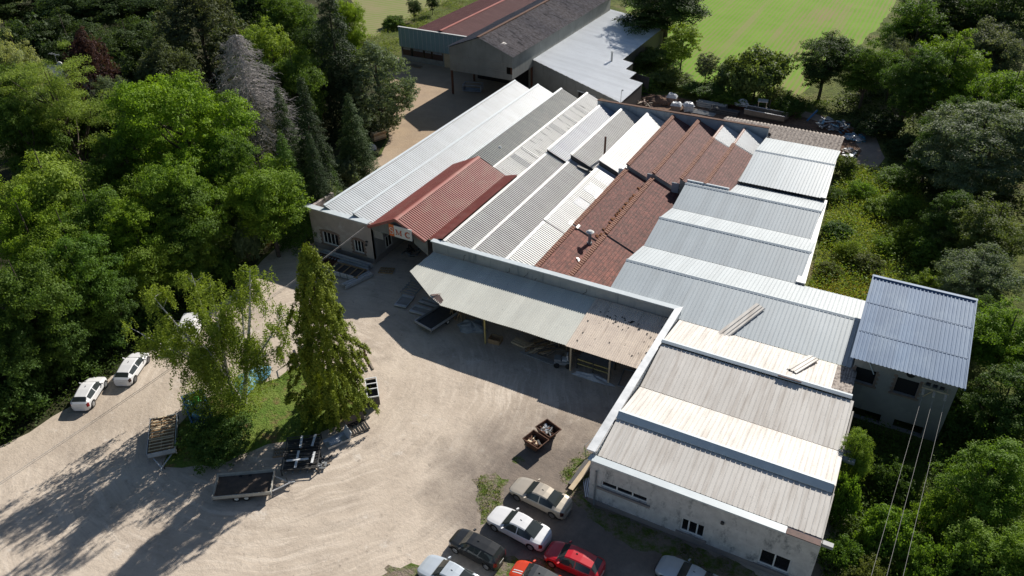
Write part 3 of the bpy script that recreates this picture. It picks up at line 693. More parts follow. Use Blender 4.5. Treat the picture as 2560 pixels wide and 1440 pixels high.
# ------------------------------------------------------------------ open canopy along the parapet
cn = thing('canopy', (-27, 53, 0), 'long open canopy with pale ribbed roof, its right end old stained sheet full of holes', 'canopy')
def c0(t):
    x = -40.4 + t
    return 0 if x > -39.8 else (-39.8-x)*.9/1.0
def c1(t):
    x = -40.4 + t
    if x < -36.3: y = 52.8 - (x+40.4)*.61
    elif x < -34.8: y = 50.3-(x+36.3)*.4
    else: y = 49.65 + .12*math.sin(x*.9)*.3
    return (56.35-y)/6.7
MB().sheet((-40.4,56.35,3.92),(1,0,0),18.9,(0,-6.7,-.92),.22,.07,.035,s0=c0,s1=c1).build('roof_sheet', M['canopy_sheet'], cn)
MB().sheet((-21.55,56.3,3.98),(1,0,0),7.6,(0,-6.85,-.93),.19,.09,.05,wavy=True,warp=.012).build('roof_sheet', M['old_fibre_roof'], cn)
hm = MB()
for i in range(70):
    if i < 34: x, y = random.gauss(-18.2,1.6), random.gauss(54.3,.45)
    elif i < 52: x, y = random.uniform(-21,-14.4), random.uniform(50,53.6)
    else: x, y = random.gauss(-14.6,.25), random.uniform(50.3,53.5)
    if not (-21.3 < x < -14.2 and 49.7 < y < 55.8): continue
    r = random.uniform(.04,.15) if i < 34 else random.uniform(.03,.09); z = 3.98-(56.3-y)*.93/6.85+.068; k = random.randint(5,7)
    hm.poly(*[(x+r*math.cos(2*math.pi*j/k)*random.uniform(.6,1.3), y+r*math.sin(2*math.pi*j/k)*random.uniform(.6,1.3), z+(0)) for j in range(k)])
hm.build('hole', M['dark_void'], cn)
tb = MB(); tb.poly((-36.6,50.6,3.14),(-36.05,50.35,3.25),(-35.5,51.1,3.3)).poly((-36.1,50.25,3.1),(-34.9,49.75,3.02),(-34.8,50.3,3.2),(-35.6,50.8,3.32)); tb.build('bent_corner', M['old_flash'], cn)
for x, y, m in ((-30.0,49.8,'yellow_post'),(-21.2,49.95,'wood_pale'),(-17.45,49.9,'wood_pale')):
    MB().box(x-.07,y-.07,0,x+.07,y+.07,2.98).build('post', M[m], cn)
bm_ = MB(); bm_.box(-35,49.85,2.78,-14,50.0,2.94)
for x in np.arange(-36.5,-14,2.6): bm_.bar((x,50.2,2.92),(x,56.3,3.78),.1,.14)
bm_.build('roof_frame', M['wood_grey'], cn)

# ------------------------------------------------------------------ switch house with blue roof
tw = thing('switch_house', (5, 60, 0), 'square rendered switch house with blue ribbed roof and power line bracket', 'building')
MB().sheet((.95,65.1,8.0),(1,0,0),8.1,(0,-10.45,-1.55),.3,.08,.05).build('roof', M['blue_sheet'], tw)
lp = MB()
for k_ in (.33,.68): lp.obox((5,65.1-10.45*k_,8.0-1.55*k_+.06),(4.0,0,0),(0,.04,.006),(0,0,.006))
lp.build('sheet_lap', M['dark_steel'] if 0 else M['blue_sheet'], tw)
MB().box(.85,65.0,7.98,9.15,65.3,8.12).obox((9.07,59.85,7.25),(.05,0,0),(0,5.3,.79),(0,0,.09)).obox((.92,59.85,7.25),(.05,0,0),(0,5.3,.79),(0,0,.09)).build('verge_flashing', M['blue_sheet'], tw)
tww = [(1.55,3.05,3.75,5.2),(4.6,6.2,3.75,5.3),(6.6,6.95,5.25,5.6),(7.1,7.45,5.22,5.57),(7.6,7.95,5.2,5.55),(2.2,4.4,.1,1.1),(5.4,7.6,.1,1.1)]
tf = MB(); wall_y(tf, 55.4, .4, 1.3, 8.75, 0, 6.35, tww)
tf.poly((8.75,55.4,0),(8.75,64.7,0),(8.75,64.7,7.8),(8.75,55.4,6.35)).poly((1.3,55.8,0),(1.3,55.8,6.4),(1.3,64.7,7.8),(1.3,64.7,0)).poly((1.3,64.7,0),(1.3,64.7,7.8),(8.75,64.7,7.8),(8.75,64.7,0))
tf.build('wall', M['wall_tower'], tw)
MB().box(1.6,57,0,8.5,57.1,6.2).build('dark_interior', M['dark_void'], tw)
for a, b, c, d in tww[:2]:
    wo = MB().box(a,55.62,c,b,55.66,d).build('window', M['dark_void'], tw)
    q = MB(); z = c; k = 0
    while z < d:
        w_ = .3 if k % 2 else .18; q.box(a-w_,55.37,z,a-.01,55.4,z+.2).box(b+.01,55.37,z,b+w_,55.4,z+.2); z += .22; k += 1
    q.box(a-.3,55.3,c-.18,b+.3,55.4,c-.02).build('stone_surround', M['stone_trim'], wo)
MB().tube((5.4,55.35,5.9),(5.4,55.41,5.9),.32,.32,14).build('round_vent', M['dark_void'], tw)
brk = MB(); brk.box(6.35,54.7,5.42,8.25,54.8,5.5).box(6.4,54.75,5.42,6.48,55.4,5.5).box(8.1,54.75,5.42,8.18,55.4,5.5).bar((7.2,54.75,5.44),(6.7,55.38,4.1),.07,.07); brk.build('line_bracket', M['wood_pale'], tw)
for x in (6.5,7.25,8.05):
    s_ = MB()
    for k in range(4): s_.tube((x,54.62-.14*k,5.42-.05*k),(x,54.56-.14*k,5.40-.05*k),.09,.09,10)
    s_.build('insulator', M['porcelain'], tw)
MB().bar((2.2,55.3,6.2),(2.9,55.25,5.0),.06,.06).build('downpipe', M['flashing'], tw)
def hang(a, b, sag, n=24):
    a = V(a); b = V(b); return [a.lerp(b, i/n) - V((0,0,sag*4*(i/n)*(1-i/n))) for i in range(n+1)]
for x, xe, wd in ((6.5,4.6,'leftmost'),(7.25,5.6,'middle'),(8.05,6.65,'rightmost')):
    tag(MB().path(hang((x,54.1,5.25),(xe-4.2,-34,9.5),2.2,40), .011, 5).build('power_line', M['cable']), f'{wd} of the three thin power lines leaving the switch house', 'power line', 'power lines to the switch house')
tag(MB().path(hang((-48.2,56.35,4.95),(-47.9,6,6.6),.75), .016, 5).path(hang((-48.25,56.35,4.75),(-47.95,6,6.4),.75), .013, 5).build('overhead_cable', M['cable']), 'slack overhead cable running from the pinkish wall corner across the yard', 'cable')

# ------------------------------------------------------------------ buildings at the back
barn = thing('barn', (-62.5, 124, 0), 'tall open fronted barn with fibre cement walls and dark lichened gable roof', 'barn')
BX0, BX1, BK, BY0, BY1, ZE, ZK = -68.2, -56.7, -62.6, 105.4, 146, 7.95, 10.15
MB().sheet((BK,BY0-.3,ZK),(0,1,0),BY1-BY0+.6,(BX1+.35-BK,0,ZE-.12-ZK),.2,.1,.06,wavy=True,warp=.03).build('roof', M['old_tile_roof'], barn)
MB().sheet((BK,BY0-.3,ZK),(0,1,0),BY1-BY0+.6,(BX0-.35-BK,0,ZE-.12-ZK),.2,.1,.06,wavy=True,warp=.03).build('roof', M['old_tile_roof'], barn)
MB().box(BK-.25,BY0-.3,ZK-.02,BK+.25,BY1,ZK+.12).build('ridge_tiles', M['rust_steel'], barn)
g = MB()
g.poly((BX0,BY0,4.05),(BX1-1.0,BY0,4.05),(BX1-1.0,BY0,ZE+.3),(BK,BY0,ZK-.1),(BX0,BY0,ZE-.1)).poly((BX1-1.0,BY0,6.1),(BX1,BY0,6.1),(BX1,BY0,ZE-.1),(BX1-1.0,BY0,ZE+.3)).poly((BX1-1.0,BY0,4.05),(BX1,BY0,4.05),(BX1,BY0,5.0),(BX1-1.0,BY0,5.0))
g.build('gable_wall', M['fibre_clad'], barn)
MB().box(BX0,BY0-.03,5.28,BX1-1,BY0-.005,5.34).box(BX0,BY0-.03,6.6,BX1-1,BY0-.005,6.65).build('lap_joint', M['concrete'], barn)
MB().poly((BX1,BY0,4.2),(BX1,112.9,4.2),(BX1,112.9,ZE-.1),(BX1,BY0,ZE-.1)).poly((BX1,112.9,5.2),(BX1,BY1,5.2),(BX1,BY1,ZE-.1),(BX1,112.9,ZE-.1)).poly((BX0,BY0,4.2),(BX0,BY1,4.2),(BX0,BY1,ZE-.1),(BX0,BY0,ZE-.1)).poly((BX0,BY1,0),(BX1,BY1,0),(BX1,BY1,ZE),(BK,BY1,ZK),(BX0,BY1,ZE)).build('side_wall', M['fibre_clad'], barn)
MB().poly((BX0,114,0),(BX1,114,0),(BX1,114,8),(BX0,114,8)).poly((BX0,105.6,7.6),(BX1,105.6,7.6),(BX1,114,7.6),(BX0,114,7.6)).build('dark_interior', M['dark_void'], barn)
for x, y in ((BX0+.15,BY0+.2),(BX1-.2,BY0+.2),(BX0+.2,112.5),(BX1-.2,112.6)): MB().box(x-.16,y-.1,0,x+.16,y+.1,7.5).build('steel_post', M['rust_steel'], barn)
slab_on('loose_sheet', 'pale sheet lying on the lichened barn roof near its front gable', 'metal sheet', (-59.4,107.2,9.0), (.2,.75,0), (.3,0,-.12), 'cream_sheet')

shed = thing('fascia_shed', (-77, 130, 0), 'maroon roofed shed with blue-grey panelled fascia at the back yard', 'shed')
MB().sheet((-77.2,116.8,6.35),(0,1,0),38,(-8.6,0,-2.0),.3,.12,.085).build('roof', M['maroon_sheet'], shed)
MB().sheet((-77.2,116.8,6.35),(0,1,0),38,(8.9,0,-2.0),.3,.1,.05).build('roof', M['maroon_sheet'], shed)
MB().box(-77.45,116.8,6.34,-76.95,155,6.44).build('ridge_flashing', M['red_sheet'], shed)
fs = MB().box(-86.15,116.4,2.55,-68.4,116.6,6.05)
fsc = fs.build('fascia', M['teal_fascia'], shed)
sm = MB()
for x in np.arange(-85.6,-68.6,.92): sm.box(x-.025,116.36,2.6,x+.025,116.395,6.0)
sm.build('panel_joint', M['flashing'], fsc); MB().box(-86.2,116.3,6.05,-68.4,116.7,6.15).build('fascia_cap', M['flash_white'], fsc)
fwm = MB(); wall_y(fwm, 116.6, .2, -86.0, -68.5, 0, 2.55, [(-85.8,-76.9,.95,2.4)]); fwm.build('wall', M['concrete'], shed)
for a, b in ((-85.7,-83.9),(-83.4,-81.1),(-80.9,-79.4),(-79.2,-77.0)):
    wo = MB().box(a,116.66,.98,b,116.7,2.38).build('window', M['brown_panel'], shed)
    MB().box(a+.15,116.62,2.02,b-.1,116.65,2.36).build('pane', M['grey_tarp'], wo)
MB().box(-76.6,116.5,0,-75.2,116.595,2.5).build('door', M['wood_pale'], shed)
MB().poly((-85.9,117,0),(-85.9,154,0),(-85.9,154,4.3),(-85.9,117,4.3)).poly((-85.9,154.5,0),(-68.3,154.5,0),(-68.3,154.5,4.3),(-77.2,154.5,6.3),(-85.9,154.5,4.3)).build('wall', M['concrete'], shed)

lt = thing('lean_to_shed', (-48, 122, 0), 'wide lean-to shed with silver sheet roof stepping in at its right edge', 'shed')
def l1(t):
    y = 106.6 + t
    if y < 116.2: x = -38.8
    elif y < 119.6: x = -38.9 - (y-116.2)*0
    elif y < 123.2: x = -43.15
    else: x = -45.1
    if 116.2 <= y < 119.6: x = -41.2
    return (x + 57.8)/19.0
def l0(t):
    y = 106.6 + t
    return 0 if y > 112.9 else max(0, (112.9-y)/6.3*19.0*1.0)/19.0
MB().sheet((-57.8,106.6,5.5),(0,1,0),40,(19.0,0,-2.45),.36,.1,.05,s0=l0,s1=l1).build('roof', M['sheet_lean'], lt)
MB().poly((-57.7,113.0,0),(-38.9,106.75,0),(-38.9,106.75,3.0),(-57.7,113.0,5.42)).build('front_wall', M['fibre_clad'], lt)
fx = lambda t: (-57.7+18.8*t, 113.0-6.25*t)
for t0, t1, z0, z1, mm_, nm in ((.57,.74,0,2.6,'dark_void','door'),(.84,.90,.9,2.0,'dark_void','window'),(.80,.99,.0,2.75,'wood_pale','wall_panel')):
    (xa,ya),(xb,yb) = fx(t0), fx(t1); off = .02 if nm == 'wall_panel' else .05
    MB().poly((xa,ya-off,z0),(xb,yb-off,z0),(xb,yb-off,z1),(xa,ya-off,z1)).build(nm, M[mm_], lt)
(xa,ya),(xb,yb) = fx(.56), fx(.75); MB().bar((xa,ya-.06,2.66),(xb,yb-.06,2.66),.08,.16).build('door_lintel', M['flashing'], lt)
MB().poly((-38.9,106.8,0),(-38.9,116.2,0),(-38.9,116.2,2.95),(-38.9,106.8,2.95)).poly((-43.2,119.6,0),(-43.2,123.2,0),(-43.2,123.2,3.5),(-43.2,119.6,3.5)).poly((-45.2,123.2,0),(-45.2,146.5,0),(-45.2,146.5,3.8),(-45.2,123.2,3.8)).poly((-57.7,146.5,0),(-45.2,146.5,0),(-45.2,146.5,3.8),(-57.7,146.5,5.4)).poly((-43.2,119.6,0),(-38.9,119.6,0),(-38.9,119.6,2.9),(-43.2,119.6,3.5)).build('wall', M['dark_steel'], lt)
ch = MB().tube((-46.3,121.3,3.9),(-46.3,121.3,5.5),.16,.16,12).build('chimney', M['grey_steel'], lt); MB().tube((-46.3,121.3,5.5),(-46.3,121.3,5.75),.26,.14,12).build('vent_cap', M['flash_white'], ch)

fc = thing('low_shed', (-15, 104, 0), 'long low shed under lichened corrugated roofing behind the back parapet', 'shed')
MB().sheet((-23.3,107.6,3.15),(1,0,0),16.4,(0,-5.3,-.75),.48,.1,.15,wavy=True,s1=lambda t: .42 if t < 7.2 else 1).build('roof', M['lichen_fibre'], fc)
MB().sheet((-23.3,107.6,3.15),(1,0,0),16.4,(0,1.6,-.5),.48,.1,.15,wavy=True).build('roof', M['lichen_fibre'], fc)
MB().box(-23.2,104.9,0,-16.1,109,2.6).box(-16.1,102.6,0,-7.1,109,2.35).build('wall', M['plinth'], fc)
bl = MB()
for x in np.arange(-15.9,-7.2,.3): bl.box(x,102.35,1.7,x+.1,102.55,2.2)
bl.build('vent_slats', M['lichen_fibre'], fc)
po = MB().box(-62.22,71.3,0,-61.84,71.7,1.5).box(-62.27,71.25,1.5,-61.79,71.75,1.6); tag(po.build('gate_pillar', M['concrete']), 'lone grey concrete pillar beside the drive left of the hall', 'pillar')
tag(MB().box(-60.9,57.6,0,-58.4,57.9,1.6).box(-60.9,57.5,1.6,-58.4,58.0,1.7).build('stone_wall', M['concrete']), 'short stub of grey stone wall at the wood edge by the hall corner', 'wall')
lamp = thing('lamp_post', (-38.4, 106.2, 0), 'thin lamp post with round head standing in front of the lean-to roof', 'lamp')
MB().tube((-38.6,106.0,0),(-38.6,106.0,5.0),.05,.035,8).build('pole', M['grey_steel'], lamp); MB().tube((-38.6,106.0,5.0),(-38.45,106.0,5.25),.04,.04,8).tube((-38.45,106,5.2),(-38.45,106,5.34),.16,.12,12).build('lamp_head', M['grey_steel'], lamp)
# ------------------------------------------------------------------ vehicles
def paint(k, c, rough=.32, metal=0.0):
    m, nt, b = _nt(k)
    v = coords(nt); n = noise(nt, v, 2.2, 5, .6, .45, .75)
    nt.links.new(mix(nt, math_(nt, 'MULTIPLY', n, .25), c, tuple(x*.72+.03 for x in c)), b.inputs['Base Color'])
    b.inputs['Roughness'].default_value = rough; b.inputs['Metallic'].default_value = metal
    b.inputs['Coat Weight'].default_value = .5; b.inputs['Coat Roughness'].default_value = .06
    M[k] = m
paint('paint_white', (.72,.72,.73)); paint('paint_gold', (.52,.46,.375), .3, .3); paint('paint_black', (.018,.019,.02))
paint('paint_red', (.52,.012,.022)); paint('paint_orange', (.62,.055,.015)); paint('paint_silver', (.52,.58,.62), .3, .35); paint('paint_pearl', (.56,.62,.68), .3, .2)
M['lamp_clear'] = mat('lamp_clear', (.55,.57,.6), None, 1, .12); M['lamp_red'] = mat('lamp_red', (.32,.01,.012), None, 1, .15); M['lamp_smoke'] = mat('lamp_smoke', (.05,.015,.015), None, 1, .12)
M['rim'] = mat('rim', (.42,.43,.44), (.3,.31,.32), 6, .35, .5); M['dark_rim'] = mat('dark_rim', (.09,.09,.095), None, 6, .4)
M['black_trim'] = mat('black_trim', (.03,.03,.032), None, 6, .5); M['plate'] = mat('plate', (.7,.7,.66), None, 6, .4)
M['soft_top'] = mat('soft_top', (.028,.034,.042), (.035,.04,.05), 6, .6)
def lerpk(keys, t):
    for (a, x), (b, y) in zip(keys[:-1], keys[1:]):
        if t <= b:
            s = (t-a)/(b-a) if b > a else 0
            return x + (y-x)*s
    return keys[-1][1]
PROF = {
 'sedan': dict(top=[(0,.50),(.02,.64),(.07,.74),(.16,.84),(.275,.92),(.42,1.36),(.50,1.43),(.60,1.42),(.68,1.36),(.86,1.06),(.95,1.02),(.985,.92),(1,.62)],
               sh=[(0,.48),(.02,.60),(.07,.69),(.16,.79),(.275,.88),(.5,.92),(.86,.99),(.95,.97),(.985,.88),(1,.60)], ws=(.29,.42), rg=(.68,.85), side=(.34,.80), pil=(.56,.575), tail=(.945,.99)),
 'hatch': dict(top=[(0,.52),(.02,.68),(.08,.80),(.16,.90),(.25,.98),(.38,1.38),(.47,1.455),(.64,1.44),(.84,1.33),(.95,1.05),(.985,.96),(1,.60)],
               sh=[(0,.5),(.02,.64),(.08,.74),(.16,.84),(.25,.90),(.5,.94),(.84,1.0),(.95,.985),(.985,.92),(1,.58)], ws=(.26,.38), rg=(.845,.94), side=(.31,.84), pil=(.57,.59), tail=(.93,.985)),
 'wagon': dict(top=[(0,.52),(.02,.68),(.08,.82),(.16,.90),(.24,.96),(.37,1.38),(.46,1.45),(.75,1.46),(.91,1.41),(.97,1.02),(.99,.90),(1,.58)],
               sh=[(0,.5),(.02,.64),(.08,.76),(.16,.84),(.24,.90),(.5,.94),(.91,.98),(.97,.95),(.99,.86),(1,.56)], ws=(.25,.37), rg=(.915,.965), side=(.30,.90), pil=(.55,.57), tail=(.955,.995)),
 'coupe': dict(top=[(0,.45),(.02,.58),(.08,.70),(.18,.80),(.33,.88),(.47,1.26),(.54,1.32),(.62,1.30),(.69,1.23),(.84,.98),(.95,.95),(.985,.86),(1,.56)],
               sh=[(0,.43),(.02,.55),(.08,.66),(.18,.76),(.33,.84),(.5,.87),(.84,.93),(.95,.91),(.985,.82),(1,.54)], ws=(.34,.47), rg=(.69,.835), side=(.48,.78), pil=(.9,.9), tail=(.945,.99)),
 'van':   dict(top=[(0,.6),(.02,.85),(.08,1.05),(.13,1.15),(.26,1.85),(.33,1.95),(.9,1.95),(.97,1.9),(.99,1.2),(1,.6)],
               sh=[(0,.58),(.02,.8),(.08,1.0),(.13,1.08),(.26,1.15),(.9,1.2),(.97,1.2),(.99,1.1),(1,.58)], ws=(.135,.26), rg=(.972,.985), side=(.20,.40), pil=(.9,.9), tail=(.955,.975)),
}
def make_car(kind, label, cat, x, y, heading, L, W, Hs, body, group=None, rim='rim', roof=None, stripes=False, tail='lamp_red', name='parked_car'):
    P = PROF[kind]; t_ = thing(name, (x, y, .008), label, cat, group, R(heading))
    ts = sorted(set([round(i/56, 4) for i in range(57)] + [k for k, _ in P['top']] + list(P['ws']+P['rg']+P['side']+P['pil']+P['tail']) + [.012,.085,.045]))
    k = W/1.8; rw = .315; Ra = .385; wx = (L*.5-L*.185, -L*.5+L*.185)
    rows = []
    for t in ts:
        X = L*(.5-t); zt = lerpk(P['top'], t)*Hs; zs = min(lerpk(P['sh'], t)*Hs, zt-.015)
        wd = lerpk([(0,.40),(.008,.54),(.022,.66),(.05,.765),(.09,.83),(.15,.875),(.25,.9),(.75,.9),(.88,.87),(.94,.82),(.975,.74),(.992,.63),(1,.5)], t)*k
        hood = zt - zs < .16
        wr_c = lerpk([(0,.55),(P['ws'][0],.72),(P['ws'][1],.60),(.6,.585),(P['rg'][0],.565),(P['rg'][1],.64),(1,.55)], t)*k
        if kind == 'van': wr_c = lerpk([(0,.6),(.13,.74),(.3,.74),(.97,.74),(1,.6)], t)*k
        wr_ = min(wr_c, wd*.9)
        zb = .20
        for c in wx:
            d = abs(X-c)
            if d < Ra: zb = max(zb, rw + math.sqrt(Ra*Ra-d*d) - .0)
        z1 = max(.40, zb+.012); z2 = max(.56*Hs**.5, z1+.015); z2 = min(z2, zs-.03) if z1 < zs-.06 else z1+.01
        rows.append([(wd*.93, zb), (wd, z1), (wd*1.005, z2), (wd*.985, max(zs-.05, z2+.005)), (wd*.945, max(zs, z2+.02)), (wr_, zt-.055 if not hood else zt-.02), (wr_*.86, zt-.012), (0, zt)])
    parts = {}
    def add(nm, mt, quad): parts.setdefault((nm, mt), MB()).poly(*quad)
    for i in range(len(ts)-1):
        tm = (ts[i]+ts[i+1])/2; xa, xb = L*(.5-ts[i]), L*(.5-ts[i+1])
        for j in range(7):
            for s in (1, -1):
                (ya,za),(yb,zb_) = rows[i][j], rows[i][j+1]; (yc,zc),(yd,zd) = rows[i+1][j+1], rows[i+1][j]
                q = [(xa,s*ya,za),(xa,s*yb,zb_),(xb,s*yc,zc),(xb,s*yd,zd)]
                if s < 0: q.reverse()
                nm, mt = 'body', body
                if j == 4 and P['side'][0] < tm < P['side'][1] and not (P['pil'][0] <= tm <= P['pil'][1]): nm, mt = 'side_window'+('' if s > 0 else '#'), 'car_glass'
                elif j >= 5 and P['ws'][0] < tm < P['ws'][1]: nm, mt = 'windscreen', 'car_glass'
                elif j >= 5 and P['rg'][0] < tm < P['rg'][1]: nm, mt = 'rear_window', 'car_glass'
                elif j in (2,3) and .012 < tm < .085: nm, mt = 'headlight'+('' if s > 0 else '#'), 'lamp_clear'
                elif j in (2,3) and P['tail'][0] < tm < P['tail'][1]: nm, mt = 'tail_light'+('' if s > 0 else '#'), tail
                elif roof and j >= 5 and P['ws'][1] <= tm <= P['rg'][0]: nm, mt = 'roof', roof
                elif j in (1,2) and P['side'][0]-.01 < tm < P['side'][1]-.05 and kind != 'van': nm = ('door' if tm < P['pil'][0] else 'rear_door')+('' if s > 0 else '#')
                elif j == 0 and abs((xa+xb)/2) < L*.315-.42: nm, mt = 'sill_trim'+('' if s > 0 else '#'), 'black_trim'
                add(nm, mt, q)
    for i, (X, rv) in enumerate(((L*.5, 0), (-L*.5, 1))):
        r = rows[0 if i == 0 else -1]; ring = [(X, y_, z_) for y_, z_ in r] + [(X, -y_, z_) for y_, z_ in reversed(r[:-1])]
        if rv: ring.reverse()
        add('body', body, ring)
    parts.pop(('body', body)).build('body', M[body], t_, False, True)
    for (nm, mt), mb in parts.items(): mb.build(nm.rstrip('#'), M[mt], t_, False, True)
    MB().box(-L*.46,-W*.44,.17,L*.46,W*.44,.26).box(-L*.40,-W*.30,.26,L*.40,W*.30,.6).build('underbody', M['black_trim'], t_, False)
    wy = .9*k - .11
    for cx in wx:
        for s in (1, -1):
            wv = MB().tube((cx, s*(wy-.1), rw), (cx, s*(wy+.095), rw), rw, rw, 18).build('wheel', M['rubber'], t_, False)
            rm = MB().tube((cx, s*(wy+.09), rw), (cx, s*(wy+.105), rw), rw*.68, rw*.6, 14)
            rm.build('rim', M[rim], wv, False)
    tm = P['ws'][0] + .06; X = L*(.5-tm); zs = lerpk(P['sh'], tm)*Hs
    for s in (1, -1): MB().obox((X, s*(.9*k+.09), zs+.08), (.055,0,0), (.02,.10,.02), (0,0,.065)).build('wing_mirror', M[body], t_, False)
    MB().box(-L/2-.012,-.26,.50,-L/2+.01,.26,.61).build('number_plate', M['plate'], t_, False)
    MB().box(L/2-.012,-.5*k,.34,L/2+.014,.5*k,.5).build('grille', M['black_trim'], t_, False)
    MB().box(-L*.03,-.02,lerpk(P['top'],.64)*Hs-.02,-L*.06,.02,lerpk(P['top'],.64)*Hs+.06).build('aerial', M['black_trim'], t_, False)
    if stripes:
        for s in (.16, .34):
            m = MB()
            for a, b in ((.06,.10),(.10,.16),(.16,.24)):
                z0, z1 = lerpk(P['top'],a)*Hs, lerpk(P['top'],b)*Hs
                m.poly((L*(.5-a),s-.035,z0+.008),(L*(.5-b),s-.035,z1+.008),(L*(.5-b),s+.035,z1+.008),(L*(.5-a),s+.035,z0+.008))
            m.build('bonnet_stripe', M['paint_white'], t_, False)
    return t_
G = 'cars in the front car park'
make_car('sedan','champagne gold saloon car parked nearest the workshop corner','car',-16.9,35.15,175,4.85,1.86,1.0,'paint_gold',G,'dark_rim',tail='lamp_smoke')
make_car('sedan','white fastback saloon car parked beside the gold one','car',-17.05,31.95,175,4.85,1.86,1.02,'paint_white',G)
make_car('wagon','black estate car parked beside the white saloon, left of the red ones','car',-18.8,29.0,176.5,4.1,1.7,1.0,'paint_black',G)
make_car('hatch','bright red hatchback parked behind the white saloon','car',-12.35,31.2,179.5,4.2,1.78,1.0,'paint_red',G,'rim')
make_car('hatch','orange-red small car with dark roof and white bonnet stripes','car',-13.95,28.7,179,3.85,1.72,.95,'paint_orange',G,'dark_rim',roof='soft_top',stripes=True)
make_car('sedan','pale silver blue car cut off by the bottom edge beside the black estate','car',-19.2,26.1,177,4.7,1.86,1.08,'paint_pearl',G,roof=None)
make_car('coupe','silver coupe parked by itself along the whitewashed workshop wall','car',-4.95,33.6,176,4.6,1.84,1.0,'paint_silver',G)
G2 = 'cars along the wood edge'
make_car('hatch','white hatchback with dark oval rear window, the further of two by the wood','car',-56.6,31.35,116,4.3,1.8,.92,'paint_white',G2,'dark_rim',tail='lamp_smoke')
make_car('hatch','white hatchback with a red tail light, nearest of the cars by the wood','car',-57.15,27.3,119,4.0,1.75,.94,'paint_white',G2,'rim')
make_car('van','small white van half hidden behind the weeping birch','van',-56.3,38.2,122,3.7,1.7,.95,'paint_white',None,name='parked_van')

# ------------------------------------------------------------------ trailers
M['trailer_floor'] = mat('trailer_floor', (.12,.09,.07), (.075,.06,.05), 2, .85)
M['trailer_board'] = mat('trailer_board', (.50,.48,.42), (.38,.37,.33), 2, .6)
def make_trailer(label, x, y, ang, L, W, side=.3, zf=.55, axle=0.0, rail='galv', floor='wood_grey', tandem=True, group=None):
    t = thing('flatbed_trailer', (x, y, .008), label, 'trailer', group, R(ang))
    MB().box(-L/2,-W/2,zf-.08,L/2,W/2,zf).build('floor', M[floor], t, False)
    for a in ((-L/2,-W/2,L/2,-W/2+.05),(-L/2,W/2-.05,L/2,W/2),(-L/2,-W/2+.05,-L/2+.05,W/2-.05),(L/2-.05,-W/2+.05,L/2,W/2-.05)):
        MB().box(a[0],a[1],zf,a[2],a[3],zf+side).build('side_board', M[rail], t, False)
    c = MB()
    for i in (-1,1):
        for j in (-1,1): c.box(i*L/2-.035,j*W/2-.035,zf-.1,i*L/2+.035,j*W/2+.035,zf+side+.03)
    c.build('corner_post', M['grey_steel'], t, False)
    d = MB().bar((L/2,-W*.32,zf-.12),(L/2+1.25,0,zf-.14),.08,.08).bar((L/2,W*.32,zf-.12),(L/2+1.25,0,zf-.14),.08,.08).bar((L/2+1.2,0,zf-.12),(L/2+1.6,0,zf-.10),.07,.07)
    d.build('drawbar', M['galv'], t, False)
    MB().tube((L/2+1.0,.12,.1),(L/2+1.0,.12,zf+.3),.03,.03,6).tube((L/2+1.0,.08,.11),(L/2+1.0,.16,.11),.1,.1,10).build('jockey_wheel', M['dark_steel'], t, False)
    for ax in ((axle-.36, axle+.36) if tandem else (axle,)):
        for s in (1,-1):
            wv = MB().tube((ax,s*(W/2-.28),.29),(ax,s*(W/2-.09),.29),.29,.29,16).build('wheel', M['rubber'], t, False)
            MB().tube((ax,s*(W/2-.1),.29),(ax,s*(W/2-.08),.29),.17,.15,12).build('rim', M['plate'], wv, False)
    return t
make_trailer('empty grey flatbed trailer with drop sides standing before the grass island', -37.35, 25.7, 34.5, 4.3, 2.3, axle=-.1, floor='trailer_floor', rail='trailer_board')
make_trailer('flatbed trailer loaded with wooden pallets at the left tip of the grass island', -46.95, 26.45, -44.5, 4.25, 2.15, side=.42, tandem=False, axle=-.2)
make_trailer('dark empty trailer pushed half under the left end of the canopy', -35.9, 50.6, 78, 4.0, 2.3, side=.28, floor='dark_steel', tandem=False, axle=.4, rail='alu')
def make_pallet(x, y, z, ang, lx, ly, label, m='wood_pale', nb=6, group=None):
    t = thing('pallet', (x, y, z), label, 'pallet', group, R(ang)); d = MB()
    for i in range(nb):
        cx = -lx/2+.06+(lx-.12)*i/(nb-1); d.box(cx-.055,-ly/2,.12,cx+.055,ly/2,.145)
    d.build('deck_boards', M[m], t, False); b = MB()
    for cy in (-ly/2+.06,0,ly/2-.06): b.box(-lx/2,cy-.05,0,lx/2,cy+.05,.118)
    b.build('bearer', M['wood'], t, False)
    return t
ca, sa = math.cos(R(-44.5)), math.sin(R(-44.5)); k = 0
for i, (dx, word) in enumerate(((-1.45,'furthest'),(-.1,'middle'),(1.25,'nearest'))):
    for lv in range(3):
        wl_ = ('bottom','middle','top')[lv]
        make_pallet(-46.95+dx*ca, 26.45+dx*sa, .56+.15*lv, -44.5+random.uniform(-2,2), 1.25, 1.9, f'wooden pallet, {wl_} one of the {word} stack on the loaded trailer', 'wood_pale' if lv == 2 else 'wood', 4, 'pallets on the trailer')

